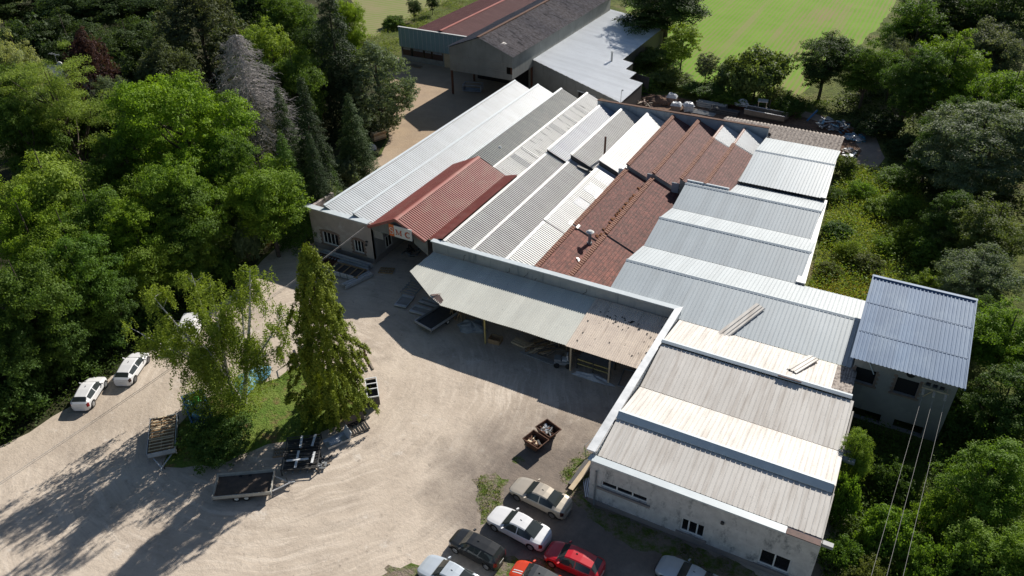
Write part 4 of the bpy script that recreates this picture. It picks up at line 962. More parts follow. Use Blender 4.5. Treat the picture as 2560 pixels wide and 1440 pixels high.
# ------------------------------------------------------------------ skips and scrap
def make_skip(x, y, ang, label):
    t = thing('tipping_skip', (x, y, .008), label, 'skip', 'rusty tipping skips', R(ang))
    b, tp = (.5,.48), (.72,.66); m = MB(); z0, z1 = .22, 1.0
    B_ = [(-b[0],-b[1]),(b[0],-b[1]),(b[0],b[1]),(-b[0],b[1])]; T_ = [(-tp[0],-tp[1]),(tp[0]+.2,-tp[1]),(tp[0]+.2,tp[1]),(-tp[0],tp[1])]
    for off in (0, .05):
        for i in range(4):
            j = (i+1) % 4; f = lambda p: (p[0]*(1-off*1.2), p[1]*(1-off*1.2))
            q = [(*f(B_[i]),z0+off),(*f(B_[j]),z0+off),(*f(T_[j]),z1),(*f(T_[i]),z1)]
            m.poly(*(q if off == 0 else q[::-1]))
        m.poly(*[(*p, z0+off) for p in B_])
    for i in range(4):
        j = (i+1) % 4; m.bar((*T_[i],z1),(*T_[j],z1),.07,.06)
    m.build('bucket', M['rust_steel'], t, False)
    MB().box(-.55,-.45,.08,.55,-.33,.22).box(-.55,.33,.08,.55,.45,.22).build('skid', M['dark_steel'], t, False)
    for px in (-.4,.4):
        for py in (-.39,.39): MB().tube((px,py-.05,.07),(px,py+.05,.07),.07,.07,10).build('wheel', M['rubber'], t, False)
make_skip(-19.75, 39.9, -15, 'rusty tipping skip with wood offcuts, nearer of the two')
make_skip(-19.4, 41.5, -20, 'rusty tipping skip with grey metal scrap, further of the two')
def scrap(name, label, cat, x, y, z, rx, ry, n, mats, ln=(.2,.6), wd=.05, ang=None, flat=.15):
    t = thing(name, (x, y, z), label, cat)
    g = {}
    for i in range(n):
        a = random.uniform(0, math.pi) if ang is None else ang + random.gauss(0,.12)
        l = random.uniform(*ln)/2; p = V((random.uniform(-rx,rx), random.uniform(-ry,ry), random.uniform(0,flat)+.03))
        w_ = wd*random.uniform(.5,1.6)
        g.setdefault(random.choice(mats), MB()).obox(p, (l*math.cos(a),l*math.sin(a),random.uniform(-.25,.25)*l), (-w_*math.sin(a),w_*math.cos(a),0), (0,0,.015+w_*.25))
    for k_, mb in g.items(): mb.build('scrap_piece', M[k_], t, False)
    return t
scrap('offcuts', 'wood offcuts and dark bags inside the nearer rusty skip', 'scrap', -19.75,39.9,.5,.45,.4,26,['wood_pale','dark_steel','wood','rust_steel'],(.3,.8),.06,None,.3)
scrap('offcuts', 'grey metal offcuts inside the further rusty skip', 'scrap', -19.4,41.5,.55,.5,.42,44,['alu','grey_steel','dark_steel','rust_steel'],(.3,.7),.05,None,.3)

# ------------------------------------------------------------------ yard clutter round the island
def make_stillage(x, y, ang, lx, ly, h, label, m='dark_steel', rows=5, load=None):
    t = thing('stillage', (x, y, .008), label, 'metal rack', None, R(ang)); f = MB()
    for i in (-1,1):
        for j in (-1,1): f.box(i*lx/2-.04,j*ly/2-.04,0,i*lx/2+.04,j*ly/2+.04,h)
        f.box(-lx/2,i*ly/2-.03,h-.08,lx/2,i*ly/2+.03,h-.02); f.box(i*lx/2-.03,-ly/2,h-.08,i*lx/2+.03,ly/2,h-.02)
    f.build('frame', M[m], t, False); d = MB()
    for i in range(rows):
        cx = -lx/2+lx*(i+.5)/rows; d.box(cx-.05,-ly/2,.14,cx+.05,ly/2,.2)
    d.build('deck', M['grey_steel'], t, False)
    if load:
        l = MB()
        for i in range(load):
            yy = random.uniform(-ly*.42,ly*.42); zz = .24+random.uniform(0,h*.5); l.bar((-lx*.46,yy,zz),(lx*.46,yy+random.uniform(-.1,.1),zz+random.uniform(-.04,.04)),.06,.05)
        l.build('steel_lengths', M['dark_steel'], t, False)
    return t
make_stillage(-36.3,31.2,36,2.7,1.6,.6,'further black steel stillage of dark lengths beside the grass island',load=22)
make_stillage(-35.2,29.6,34,2.8,1.7,.65,'nearer black steel stillage with pale flat bars laid across it',load=26)
for x, y, z, a, l, lab in ((-35.4,29.5,.72,35,1.7,'pale flat bar laid along the top of the nearer stillage'),(-35.5,29.55,.69,122,1.8,'pale flat bar laid across the nearer stillage'),(-34.5,30.3,.70,120,1.2,'short pale bar at the right end of the nearer stillage'),(-36.5,31.2,.66,124,1.3,'pale bar across the left half of the further stillage'),(-35.7,31.8,.66,118,1.3,'pale bar across the right half of the further stillage')):
    tag(MB().obox((x,y,z),(l/2*math.cos(R(a)),l/2*math.sin(R(a)),0),(-.09*math.sin(R(a)),.09*math.cos(R(a)),0),(0,0,.02)).build('flat_bar', M['white_plastic']), lab, 'bar')
scrap('scrap_heap', 'small grey metal pieces lying at the right end of the nearer stillage', 'scrap', -33.9,30.6,.01,.5,.7,26,['alu','grey_steel','dark_steel'],(.2,.7),.05,None,.25)
make_pallet(-37.6,29.9,.008,36,1.2,.9,'grey wooden pallet lying left of the two black stillages','wood_grey',6)
t = thing('metal_tray', (-34.35,33.0,.008), 'aluminium tray with a turned-up end between the stillages and the glass rack', 'tray', None, R(62))
MB().box(-1.0,-.55,.1,1.0,.55,.16).box(-1.0,-.55,.16,1.0,-.5,.34).box(-1.0,.5,.16,1.0,.55,.34).build('tray_floor', M['alu'], t, False)
MB().obox((.95,0,.55),(.14,0,.36),(0,.6,0),(.03,0,-.02)).build('tray_end', M['galv'], t, False)
MB().box(-.7,-.35,.17,.3,.25,.27).obox((-.1,.1,.31),(.6,.1,0),(-.02,.1,0),(0,0,.03)).build('folded_sheet', M['white_wrap'], t, False)
t = thing('glass_rack', (-33.75,34.95,.008), 'dark low rack with a slanting glass back at the island edge', 'rack', None, R(60))
f = MB().box(-.85,-.6,.08,.85,-.5,.2).box(-.85,.5,.08,.85,.6,.2)
for x in (-.8,-.35,.1,.55,.8): f.box(x-.06,-.5,.1,x+.06,.5,.17)
f.build('frame', M['black_trim'], t, False); MB().obox((0,.62,.6),(.85,0,0),(0,.12,.42),(0,.02,-.005)).build('glass_back', M['pane'], t, False)
t = thing('stillage', (-35.0,38.75,.008), 'dark sheet-sided crate with white top frame standing right of the columnar conifer', 'crate', None, R(-48))
MB().box(-1.25,-.5,.1,1.25,-.45,1.0).box(-1.25,.45,.1,1.25,.5,1.0).box(1.2,-.45,.1,1.25,.45,1.0).box(-1.25,-.45,.1,-1.2,.45,1.0).box(-1.2,-.45,.12,1.2,.45,.2).build('crate_side', M['dark_steel'], t, False)
f = MB()
for y in (-.48,.48): f.bar((-1.25,y,1.12),(1.25,y,1.12),.07,.07)
for x in (-1.25,-.5,.2,1.25): f.bar((x,-.48,1.13),(x,.48,1.13),.09,.07)
for x in (-1.22,1.22):
    for y in (-.46,.46): f.box(x-.04,y-.04,1.0,x+.04,y+.04,1.1)
f.build('top_frame', M['white_plastic'], t, False)
t = thing('post_rack', (-38.2,42.1,.008), 'rusty upright posts on a timber base behind the columnar conifer', 'rack', None, R(-35))
f = MB()
for x, h in ((-.7,1.2),(-.3,1.5),(.1,1.3),(.5,1.0)): f.bar((x,0,.1),(x+.05,.05,h),.1,.1)
f.build('post', M['rust_steel'], t, False); MB().box(-1.0,-.35,0,1.0,-.2,.12).box(-1.0,.2,0,1.0,.35,.12).build('base_timber', M['wood_grey'], t, False)
t = thing('gate_frame', (-44.1,39.9,.008), 'grey tubular frame standing at the far edge of the grass island', 'frame', None, R(-40))
MB().path([(-.7,0,0),(-.7,0,1.9),(.7,0,1.9),(.7,0,0)],.045,6).path([(-.7,0,1.0),(.7,0,1.0)],.035,6).path([(-.7,-.5,0),(-.7,.5,0)],.045,6).path([(.7,-.5,0),(.7,.5,0)],.045,6).build('tube_frame', M['grey_steel'], t, False)
MB().box(-1.3,-.6,0,1.6,-.35,.3).box(-1.6,.2,0,.9,.45,.22).build('base_beam', M['black_trim'], t, False)
# blue rubbish container and light blue cover under the birch
t = thing('blue_container', (-46.6,29.9,.02), 'dark blue open container of rubbish bags below the left side of the birch', 'container', None, R(-30))
MB().box(-1.9,-.85,.1,1.9,-.78,1.25).box(-1.9,.78,.1,1.9,.85,1.25).box(-1.9,-.78,.1,-1.82,.78,1.25).box(1.82,-.78,.1,1.9,.78,1.25).box(-1.82,-.78,.1,1.82,.78,.2).build('container_side', M['blue_bin'], t, False)
MB().box(-1.95,-.9,1.25,1.95,-.76,1.31).box(-1.95,.76,1.25,1.95,.9,1.31).box(-1.95,-.76,1.25,-1.8,.76,1.31).box(1.8,-.76,1.25,1.95,.76,1.31).build('rim_rail', M['blue_bin'], t, False)
M['green_bag'] = mat('green_bag', (.06,.36,.07), (.1,.5,.1), 3, .4)
def lump(name, label, cat, x, y, z, rx, ry, rz, m, seed=0, seg=14, rough=.22, group=None):
    rr = random.Random(seed); mb = MB(); ring = []
    ph = [rr.uniform(0,6.28) for _ in range(6)]
    for i in range(8):
        a = i/7*math.pi/2; row = []
        for j in range(seg):
            b = 2*math.pi*j/seg
            k_ = 1 + rough*(math.sin(3*b+ph[0]+a*2)*.5+math.sin(5*b+ph[1]-a*3)*.35+rr.uniform(-.35,.35))
            row.append((x+rx*math.cos(a)*k_*math.cos(b), y+ry*math.cos(a)*k_*math.sin(b), z+rz*math.sin(a)*(1+rough*.5*math.sin(4*b+ph[2]))))
        ring.append(row)
    for r0, r1 in zip(ring[:-1], ring[1:]):
        for j in range(seg): mb.poly(r0[j], r0[(j+1)%seg], r1[(j+1)%seg], r1[j])
    return tag(mb.build(name, M[m]), label, cat, group)
for x, y, m, lab, s in ((-47.3,30.5,'green_bag','bright green bag in the blue container under the birch',.55),(-46.4,30.2,'white_wrap','white plastic bundle in the middle of the blue container',.5),(-45.9,29.2,'blue_tarp','light blue bag at the right end of the blue container',.55),(-47.6,29.8,'blue_tarp','light blue sheet stuffed in the left corner of the blue container',.5)):
    lump('rubbish_bag', lab, 'bag', x, y, .75, s, s*.8, .75, m, int(x*10))
lump('tarpaulin_heap', 'light blue tarpaulin over a heap behind the birch stem', 'tarpaulin', -45.8,35.0,.28,1.1,2.2,1.0,'blue_tarp',5,20,.3)
# against the pink gable-end wall
t = thing('beam_bundle', (-50.9,55.3,.008), 'long bundle of grey-blue metal beams along the foot of the pinkish wall', 'beams')
for yy, z, mm_ in ((.35,.12,'galv'),(.0,.12,'grey_tarp'),(-.38,.12,'galv'),(.15,.42,'galv'),(-.2,.42,'grey_tarp')): MB().box(-3.3+random.uniform(-.2,.2),yy-.15,z,3.3,yy+.15,z+.26).build('beam', M[mm_], t, False)
t = thing('frame_crate', (-49.3,53.5,.008), 'open timber crate of dark frames wrapped in white plastic before the pinkish wall', 'crate', None, R(3))
f = MB()
for i in range(5): f.box(-1.9+.9*i,-.85,.55,-1.8+.9*i,.85,.63)
f.box(-1.95,-.9,.45,1.9,-.8,.55).box(-1.95,.8,.45,1.9,.9,.55); f.build('crate_frame', M['wood'], t, False)
MB().box(-1.9,-.95,.1,1.4,-.86,.62).build('plastic_wrap', M['white_wrap'], t, False); MB().box(-1.8,-.8,.05,1.8,.8,.42).build('dark_load', M['dark_steel'], t, False)
m = MB()
for x in (-1.2,-.3,.6): m.box(x-.03,-.97,.1,x+.03,-.955,.66)
m.build('strap', M['black_trim'], t, False)
t = thing('profile_bundle', (-47.35,52.9,.008), 'bundle of white wrapped profiles pointing away from the gateway', 'profiles', None, R(73))
for i in range(5): MB().box(-1.7+random.uniform(-.3,.1),-.42+.18*i,.1+.05*(i%2),1.6,-.28+.18*i,.42+.06*(i%2)).build('profile', M['white_wrap' if i%2 else 'alu'], t, False)
t = thing('frame_crate', (-52.9,54.2,.008), 'dark low rack of brown frames nearest the conifer top by the pinkish wall', 'crate')
f = MB()
for i in range(7): f.box(-1.3+.4*i,-.7,.1,-1.25+.4*i,.7,.5)
f.box(-1.4,-.75,.45,1.4,-.66,.55).box(-1.4,.66,.45,1.4,.75,.55); f.build('rack_bar', M['rust_steel'], t, False)
make_pallet(-45.9,55.9,.008,20,1.6,1.1,'brown pallet lying in the gateway beside the pinkish wall corner','wood',6)
scrap('scrap_heap', 'small heap of dark scrap and a white drum inside the gateway', 'scrap', -45.6,60.5,.01,.9,1.2,22,['dark_steel','grey_steel'],(.4,1.2),.06,None,.3)
# flat trays and grids left of the canopy
def tray(x, y, ang, lx, ly, label):
    t = thing('metal_tray', (x, y, .008), label, 'tray', None, R(ang))
    MB().box(-lx/2,-ly/2,.1,lx/2,ly/2,.16).build('tray_floor', M['concrete'], t, False)
    f = MB().box(-lx/2,-ly/2,.16,lx/2,-ly/2+.3,.26).box(-lx/2,ly/2-.3,.16,lx/2,ly/2,.26).box(-lx/2,-ly/2+.3,.16,-lx/2+.06,ly/2-.3,.24).box(lx/2-.06,-ly/2+.3,.16,lx/2,ly/2-.3,.24)
    f.build('tray_edge', M['galv'], t, False)
tray(-40.75,51.85,8,1.35,2.0,'grey metal tray lying clear of the canopy on the left'); tray(-38.3,52.9,0,2.2,1.0,'grey metal tray behind, half under the canopy corner'); tray(-38.2,51.3,4,2.3,1.3,'scuffed grey tray in front of the canopy corner')
t = thing('steel_grid', (-41.3,54.2,.008), 'dark slatted steel grid lying left of the canopy', 'grid', None, R(5)); f = MB()
for i in range(6): f.bar((-.9,-1.1+.44*i,.3),(.9,-1.1+.44*i,.3),.07,.07)
f.bar((-.8,-1.2,.22),(-.8,1.2,.22),.07,.07).bar((.8,-1.2,.22),(.8,1.2,.22),.07,.07); f.build('grid_bar', M['grey_steel'], t, False)
# things in the shade of the canopy
for x, lab in ((-34.9,'left timber trestle in the shade of the canopy'),(-34.0,'right timber trestle in the shade of the canopy')):
    t = thing('trestle', (x,52.0,.008), lab, 'trestle', 'timber trestles'); f = MB()
    for s in (-1,1): f.bar((s*.35,-.3,0),(s*.05,-.3,1.0),.08,.08).bar((s*.35,.3,0),(s*.05,.3,1.0),.08,.08)
    f.build('leg', M['wood'], t, False); MB().box(-.08,-.45,.98,.08,.45,1.1).build('beam', M['wood'], t, False)
lump('covered_pile', 'grey-blue tarpaulin over a low pile beside the yellow canopy post', 'tarpaulin', -32.4,51.4,.0,1.4,1.0,.7,'grey_tarp',3,16,.35)
t = thing('wood_crate', (-29.3,50.5,.008), 'small brown open crate at the foot of the yellow canopy post', 'crate', None, R(5))
MB().box(-.6,-.45,0,.6,-.4,.5).box(-.6,.4,0,.6,.45,.5).box(-.6,-.4,0,-.55,.4,.5).box(.55,-.4,0,.6,.4,.5).box(-.55,-.4,.02,.55,.4,.06).build('crate_side', M['wood'], t, False)
t = thing('plank_stack', (-27.0,51.3,.008), 'short stack of pale planks in the middle of the canopy shade', 'planks', None, R(-8))
for i in range(6): MB().box(-.8,-.45+.3*(i%3),.04+.1*(i//3),.8,-.2+.3*(i%3),.12+.1*(i//3)).build('plank', M['wood_pale'], t, False)
scrap('offcut_heap', 'loose heap of timber offcuts in the canopy shade', 'timber', -24.8,51.6,.01,1.2,.9,50,['wood_pale','wood','wood_grey'],(.8,1.8),.06,.9,.5)
t = thing('profile_bundle', (-24.6,50.2,.008), 'pale metal profiles lying along the canopy front', 'profiles', None, R(-4))
for i in range(4): MB().box(-1.9+.1*i,-.3+.16*i,.05,1.8+.05*i,-.2+.16*i,.15).build('profile', M['alu'], t, False)
t = thing('shelf_upright', (-22.7,52.3,.008), 'row of timber uprights standing at the back of the canopy', 'rack')
f = MB()
for i in range(5): f.box(-1.6+.8*i,-.08,0,-1.48+.8*i,.08,1.5)
f.build('post', M['wood'], t, False); MB().box(-1.7,-.2,.1,1.8,.2,.25).build('base_timber', M['wood_grey'], t, False)
t = thing('ride_on_machine', (-22.1,50.35,.008), 'small white and grey ride-on machine by the middle canopy post', 'machine', None, R(200))
MB().box(-.7,-.45,.3,.8,.45,.62).box(.2,-.35,.62,.8,.35,.85).build('chassis', M['grey_steel'], t, False); MB().box(-.35,-.28,.64,.1,.28,.76).obox((-.4,0,1.0),(.05,0,.28),(0,.26,0),(.05,0,-.01)).build('seat', M['white_plastic'], t, False)
for px in (-.5,.55):
    for s in (-1,1): MB().tube((px,s*.42,.26),(px,s*.58,.26),.26,.26,12).build('wheel', M['rubber'], t, False)
MB().bar((.25,0,.85),(.05,0,1.2),.04,.04).tube((.03,-.01,1.18),(.08,.0,1.22),.18,.18,12).build('steering_wheel', M['black_trim'], t, False)
t = thing('work_rack', (-19.2,51.2,.008), 'rack with yellow rails between the two right canopy posts', 'rack')
f = MB()
for yy, z in ((-.7,.6),(-.7,1.1)): f.bar((-1.6,yy,z),(1.6,yy,z),.09,.09)
f.build('rail', M['yellow_post'], t, False); f = MB()
for x in (-1.6,0,1.6): f.box(x-.05,-.75,0,x+.05,-.65,1.2).box(x-.05,.6,0,x+.05,.7,1.2)
f.build('upright', M['dark_steel'], t, False); MB().box(-1.6,-.6,.95,1.6,.65,1.02).build('shelf', M['grey_steel'], t, False)
lump('wrapped_bundle', 'crumpled blue-grey plastic bundle on the ground before the yellow-railed rack', 'plastic sheet', -18.9,49.9,.0,1.7,.45,.35,'white_wrap',9,22,.4)
t = thing('steel_grid', (-15.8,51.2,.008), 'dark metal frame lying in the right corner of the canopy', 'frame', None, R(8))
MB().path([(-.9,-1.2,.1),(.9,-1.2,.1),(.9,1.2,.1),(-.9,1.2,.1),(-.9,-1.2,.1)],.06,6).path([(0,-1.2,.1),(0,1.2,.1)],.05,6).build('frame_tube', M['grey_steel'], t, False)
# by the workshop corner
t = thing('timber_beam', (-15.0,39.4,.008), 'long pale timber board leaning low against the workshop side wall', 'board')
MB().obox((-14.95,39.4,.55),(.35,2.3,.35),(.2,-.03,.02),(0,-.02,.07)).build('board', M['wood_pale'], t); MB().obox((-15.45,38.9,.2),(.1,1.4,.02),(.16,0,0),(0,0,.12)).build('dark_board', M['dark_steel'], t)
t = thing('slat_bundle', (-14.2,38.0,.008), 'bundle of grey slats lying on the grass at the workshop corner', 'slats', None, R(-60))
for i in range(6): MB().box(-.9,-.35+.13*i,.05+.03*i,.9,-.28+.13*i,.1+.03*i).build('slat', M['alu'], t, False)
t = thing('mesh_panel', (-15.3,41.9,.008), 'thin tube and mesh panel leaning beside the pale board', 'panel', None, R(75))
MB().path([(-1.2,0,0),(-1.2,.2,1.3),(1.2,.2,1.3),(1.2,0,0)],.025,5).path([(-1.2,.1,.65),(1.2,.1,.65)],.02,5).build('tube_frame', M['grey_steel'], t, False)
scrap('offcuts', 'dark steel lengths against the workshop side wall near the canopy', 'scrap', -14.35,46.0,.01,.25,2.4,16,['dark_steel','grey_steel'],(1.2,2.6),.06,1.57,.5)

# ------------------------------------------------------------------ rubble yard at the back
def wrapped_pallet(x, y, ang, h, label, m='wood'):
    t = thing('wrapped_pallet', (x, y, .012), label, 'pallet', 'white wrapped pallets behind the hall', R(ang))
    MB().box(-.75,-.6,0,.75,.6,h*.6).build('stack', M[m], t, False)
    mb = MB(); n = 6
    P_ = [[(-.85+1.7*i/n, -.7+1.4*j/n, h*.6+.06+(.35*h if 0<i<n and 0<j<n else 0)*random.uniform(.5,1.2)) for j in range(n+1)] for i in range(n+1)]
    for i in range(n):
        for j in range(n): mb.poly(P_[i][j],P_[i+1][j],P_[i+1][j+1],P_[i][j+1])
    mb.build('white_cover', M['white_wrap'], t, False)
wrapped_pallet(-34.3,117.9,5,1.5,'tall white-topped pallet, furthest of the three behind the back parapet','stone_trim'); wrapped_pallet(-32.7,115.3,8,1.2,'white-topped pallet in the middle, with a brown stack under it','stone_trim'); wrapped_pallet(-30.9,115.9,30,1.3,'shapeless white bagged pallet right of the other two','white_wrap')
def pipe_stack(x, y, ang, L, rows, r, m, label):
    t = thing('pipe_stack', (x, y, .012), label, 'pipes', None, R(ang)); k_ = 0
    for lv in range(rows):
        for i in range(6-lv): MB().tube((-L/2+random.uniform(-.2,.2),-.9+.3*i+.15*lv,r+lv*r*1.8),(L/2,-.9+.3*i+.15*lv,r+lv*r*1.8),r,r,7).build('pipe', M[m], t, False)
    MB().box(-L*.3,-1.0,-.01,-L*.3+.1,1.0,.02).build('bearer', M['wood_grey'], t, False)
pipe_stack(-27.9,118.9,-3,4.6,3,.14,'concrete','light grey stack of pipes nearest the white-wrapped pallets'); pipe_stack(-25.4,117.2,-4,4.4,3,.13,'dark_steel','dark stack of steel lengths close behind the parapet'); pipe_stack(-24.8,121.0,-2,5.0,2,.13,'rust_steel','brown stack of steel lengths further back by the bushes'); pipe_stack(-28.3,115.9,-3,3.6,1,.08,'grey_steel','flat layer of grey pipes lying in front of the light grey stack')
lump('bulk_bag', 'pale blue and white bulk bag on the steel lengths', 'bag', -23.6,120.3,.6,1.1,.8,.9,'white_wrap',12,14,.3)
lump('soil_mound', 'brown soil mound at the corner of the lean-to roof', 'soil', -36.6,116.8,.0,2.4,1.5,1.1,'earth',14,18,.3)
scrap('rubble_heap', 'heap of bricks and timber at the corner below the lean-to eave', 'rubble', -38.0,114.8,.01,1.3,1.0,40,['stone_trim','wood_grey','rust_steel'],(.3,1.2),.1,None,.6)
t = thing('loader', (-20.4,119.7,.012), 'old cream-roofed small loader parked behind the low shed', 'loader', None, R(10))
f = MB()
for px in (-.6,.6):
    for py in (-.5,.5): f.box(px-.05,py-.05,.8,px+.05,py+.05,2.0)
f.build('cab_post', M['wood_pale'], t, False); MB().box(-.75,-.65,2.0,.75,.65,2.1).build('cab_roof', M['cream_sheet'], t, False)
MB().box(-1.2,-.55,.35,.9,.55,.85).box(-1.3,-.4,.85,-.7,.4,1.2).build('chassis', M['dark_steel'], t, False); MB().box(-.4,-.3,.86,.05,.3,1.0).build('seat', M['rubber'], t, False)
for px in (-.8,.7):
    for s in (-1,1): MB().tube((px,s*.5,.38),(px,s*.72,.38),.38,.38,12).build('wheel', M['rubber'], t, False)
MB().bar((1.1,-.3,.1),(1.1,-.3,2.2),.08,.1).bar((1.1,.3,.1),(1.1,.3,2.2),.08,.1).box(1.15,-.35,.08,2.0,-.22,.14).box(1.15,.22,.08,2.0,.35,.14).build('lift_mast', M['dark_steel'], t, False)
t = thing('dump_body', (-19.4,118.0,.012), 'long shallow beige dump body lying behind the low shed', 'dump body', None, R(-4))
MB().box(-3.1,-.95,.4,3.1,-.85,1.15).box(-3.1,.85,.4,3.1,.95,1.15).box(-3.1,-.85,.4,-3.0,.85,1.1).obox((3.1,0,.75),(.03,0,0),(.2,.9,0),(0,0,.36)).box(-3.0,-.85,.4,3.0,.85,.48).build('body_side', M['wood_grey'], t, False)
MB().box(-3.12,-.97,1.15,3.12,-.83,1.2).box(-3.12,.83,1.15,3.12,.97,1.2).build('rim_rail', M['white_plastic'], t, False); MB().box(-2.6,-.5,0,2.6,-.35,.4).box(-2.6,.35,0,2.6,.5,.4).build('skid', M['dark_steel'], t, False)
M['blue_pipe'] = mat('blue_pipe', (.06,.20,.42), None, 1, .4)
tag(MB().tube((-13.4,119.6,.15),(-12.6,122.4,.9),.14,.14,10).tube((-12.75,121.9,.76),(-12.7,122.05,.8),.17,.17,10).build('blue_pipe', M['blue_pipe']), 'blue pipe propped up beside the scrap heap', 'pipe')
scrap('scrap_heap', 'large heap of grey metal and plastic scrap at the end of the low shed', 'scrap', -9.4,118.8,.01,2.0,1.5,120,['alu','white_wrap','grey_steel','dark_steel','blue_tarp','rust_steel'],(.4,1.6),.12,None,.9)
scrap('scrap_heap', 'smaller heap of pale sheets on the inside of the track bend', 'scrap', -6.0,116.0,.01,1.1,1.1,50,['white_wrap','alu','blue_tarp'],(.5,1.4),.16,None,.4)
scrap('scrap_heap', 'rusty orange scrap on the right flank of the large heap', 'scrap', -7.5,117.8,.1,.6,.5,24,['rust_steel','moss'],(.3,.9),.14,None,.5)
scrap('sheet_pile', 'pile of grey sheets stacked at the right end of the low shed', 'scrap', -5.9,109.6,.01,.6,1.4,18,['alu','wood_grey','white_wrap'],(1.0,1.8),.3,1.2,.5)
tag(MB().bar((-4.8,106.9,.15),(-1.4,106.2,.15),.22,.3).build('kerb_beam', M['concrete']), 'pale concrete beam across the end of the dirt track', 'beam')
# left back yard
for i, (x, y, lab) in enumerate(((-82.3,114.6,'left wooden pallet lying on the ground before the fascia shed'),(-80.9,114.3,'right wooden pallet lying on the ground before the fascia shed'))): make_pallet(x,y,.01,8,1.35,1.1,lab,'wood_grey',6,'pallets before the fascia shed')
t = thing('plank_stack', (-87.3,114.8,.01), 'heap of planks at the left end of the fascia shed', 'planks', None, R(60))
for i in range(8): MB().box(-1.9+random.uniform(-.3,.3),-.8+.2*i,.02+.08*(i%3),1.9,-.65+.2*i,.09+.08*(i%3)).build('plank', M['wood_pale' if i%2 else 'wood_grey'], t, False)
t = thing('wood_stack', (-67.9,84.6,.008), 'stack of pale timber beside the trees on the sandy drive', 'timber', None, R(70))
for i in range(5):
    for j in range(3): MB().box(-1.1,-.5+.36*j,.05+.26*i,1.1+random.uniform(-.2,.1),-.2+.36*j,.27+.26*i).build('plank', M['wood_pale' if (i+j)%3 else 'wood'], t, False)
lump('bulk_bag', 'white bulk bag beside the timber stack at the trees', 'bag', -66.6,81.2,.0,.6,.6,.9,'white_wrap',22,12,.2)
lump('bulk_bag', 'second pale bulk bag lower down the drive edge', 'bag', -65.8,79.0,.0,.6,.5,.8,'white_wrap',23,12,.2)
t = thing('container_frame', (-65.8,108.3,.008), 'dark steel container frame in the shade under the barn front', 'frame', None, R(15))
MB().box(-1.6,-.8,.1,1.6,.8,.2).box(-1.6,-.8,.2,-1.5,.8,1.2).box(1.5,-.8,.2,1.6,.8,1.2).box(-1.6,-.84,1.12,1.6,-.76,1.22).box(-1.6,.76,1.12,1.6,.84,1.22).build('container_side', M['grey_tarp'], t, False)
ae = thing('house_roof', (-122, 72, 0), 'corner of a house roof with aerial and dish glimpsed between the trees', 'house')
MB().box(-126,68,0,-118,76,4.6).build('wall', M['flash_white'], ae)
rf = MB().poly((-126.5,67.5,4.5),(-117.5,67.5,4.5),(-117.5,72,7.2),(-126.5,72,7.2)).poly((-126.5,76.5,4.5),(-126.5,72,7.2),(-117.5,72,7.2),(-117.5,76.5,4.5)).poly((-117.6,67.5,4.5),(-117.6,76.5,4.5),(-117.6,72,7.2)).build('roof', M['sheet_grey_warm'], ae)
MB().tube((-119,71.8,7),(-119,71.8,9.2),.03,.03,6).bar((-120.2,71.8,9.1),(-117.8,71.8,9.1),.04,.04).bar((-120,71.4,9.1),(-120,72.2,9.1),.03,.03).bar((-119.4,71.4,9.1),(-119.4,72.2,9.1),.03,.03).bar((-118.4,71.4,9.1),(-118.4,72.2,9.1),.03,.03).build('aerial', M['galv'], rf)
MB().tube((-118.2,71.6,7.7),(-118.0,71.4,7.75),.42,.38,14).build('satellite_dish', M['flash_white'], rf)
# ------------------------------------------------------------------ vegetation
def leafmat(k, tint=(1,1,1), trans=.42, rough=.6):
    m, nt, b = _nt(k)
    oi = N(nt, 'ShaderNodeObjectInfo'); v = coords(nt)
    n1 = noise(nt, v, 3.0, 2, .5, .3, .7); n2 = noise(nt, v, .45, 3, .5, .35, .65)
    lo = mix(nt, 1.0, oi.outputs['Color'], (.62*tint[0],.66*tint[1],.66*tint[2]), 'MULTIPLY'); hi = mix(nt, 1.0, oi.outputs['Color'], (1.35*tint[0],1.25*tint[1],1.1*tint[2]), 'MULTIPLY')
    c = mix(nt, n1, lo, hi); c = mix(nt, math_(nt, 'MULTIPLY', n2, .35), c, mix(nt, 1.0, oi.outputs['Color'], (1.5,1.25,.8), 'MULTIPLY'))
    nt.links.new(c, b.inputs['Base Color']); b.inputs['Roughness'].default_value = rough; b.inputs['Specular IOR Level'].default_value = .18
    tr = N(nt, 'ShaderNodeBsdfTranslucent'); nt.links.new(mix(nt, 1.0, c, (1.25,1.25,.6), 'MULTIPLY'), tr.inputs['Color'])
    ms = N(nt, 'ShaderNodeMixShader'); ms.inputs[0].default_value = trans
    nt.links.new(b.outputs[0], ms.inputs[1]); nt.links.new(tr.outputs[0], ms.inputs[2])
    nt.links.new(ms.outputs[0], nt.nodes['Material Output'].inputs['Surface'])
    M[k] = m
leafmat('leaf'); leafmat('needle', trans=.2, rough=.6)
M['bark'] = mat('bark', (.11,.085,.065), (.07,.055,.045), 2.5, .95); M['birch_bark'] = mat('birch_bark', (.58,.56,.53), (.16,.15,.14), 3, .8, lo=.5, hi=.6); M['dead_wood'] = mat('dead_wood', (.43,.40,.39), (.30,.275,.265), 3, .9)
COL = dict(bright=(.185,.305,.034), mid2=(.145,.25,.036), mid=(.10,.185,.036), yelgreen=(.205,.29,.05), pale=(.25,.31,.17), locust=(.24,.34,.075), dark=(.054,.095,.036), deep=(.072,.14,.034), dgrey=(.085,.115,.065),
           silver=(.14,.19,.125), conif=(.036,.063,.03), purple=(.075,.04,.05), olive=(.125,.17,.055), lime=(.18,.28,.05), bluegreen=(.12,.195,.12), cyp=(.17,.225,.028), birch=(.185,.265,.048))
def nrm(a): return a/np.maximum(np.linalg.norm(a, axis=1, keepdims=True), 1e-6)
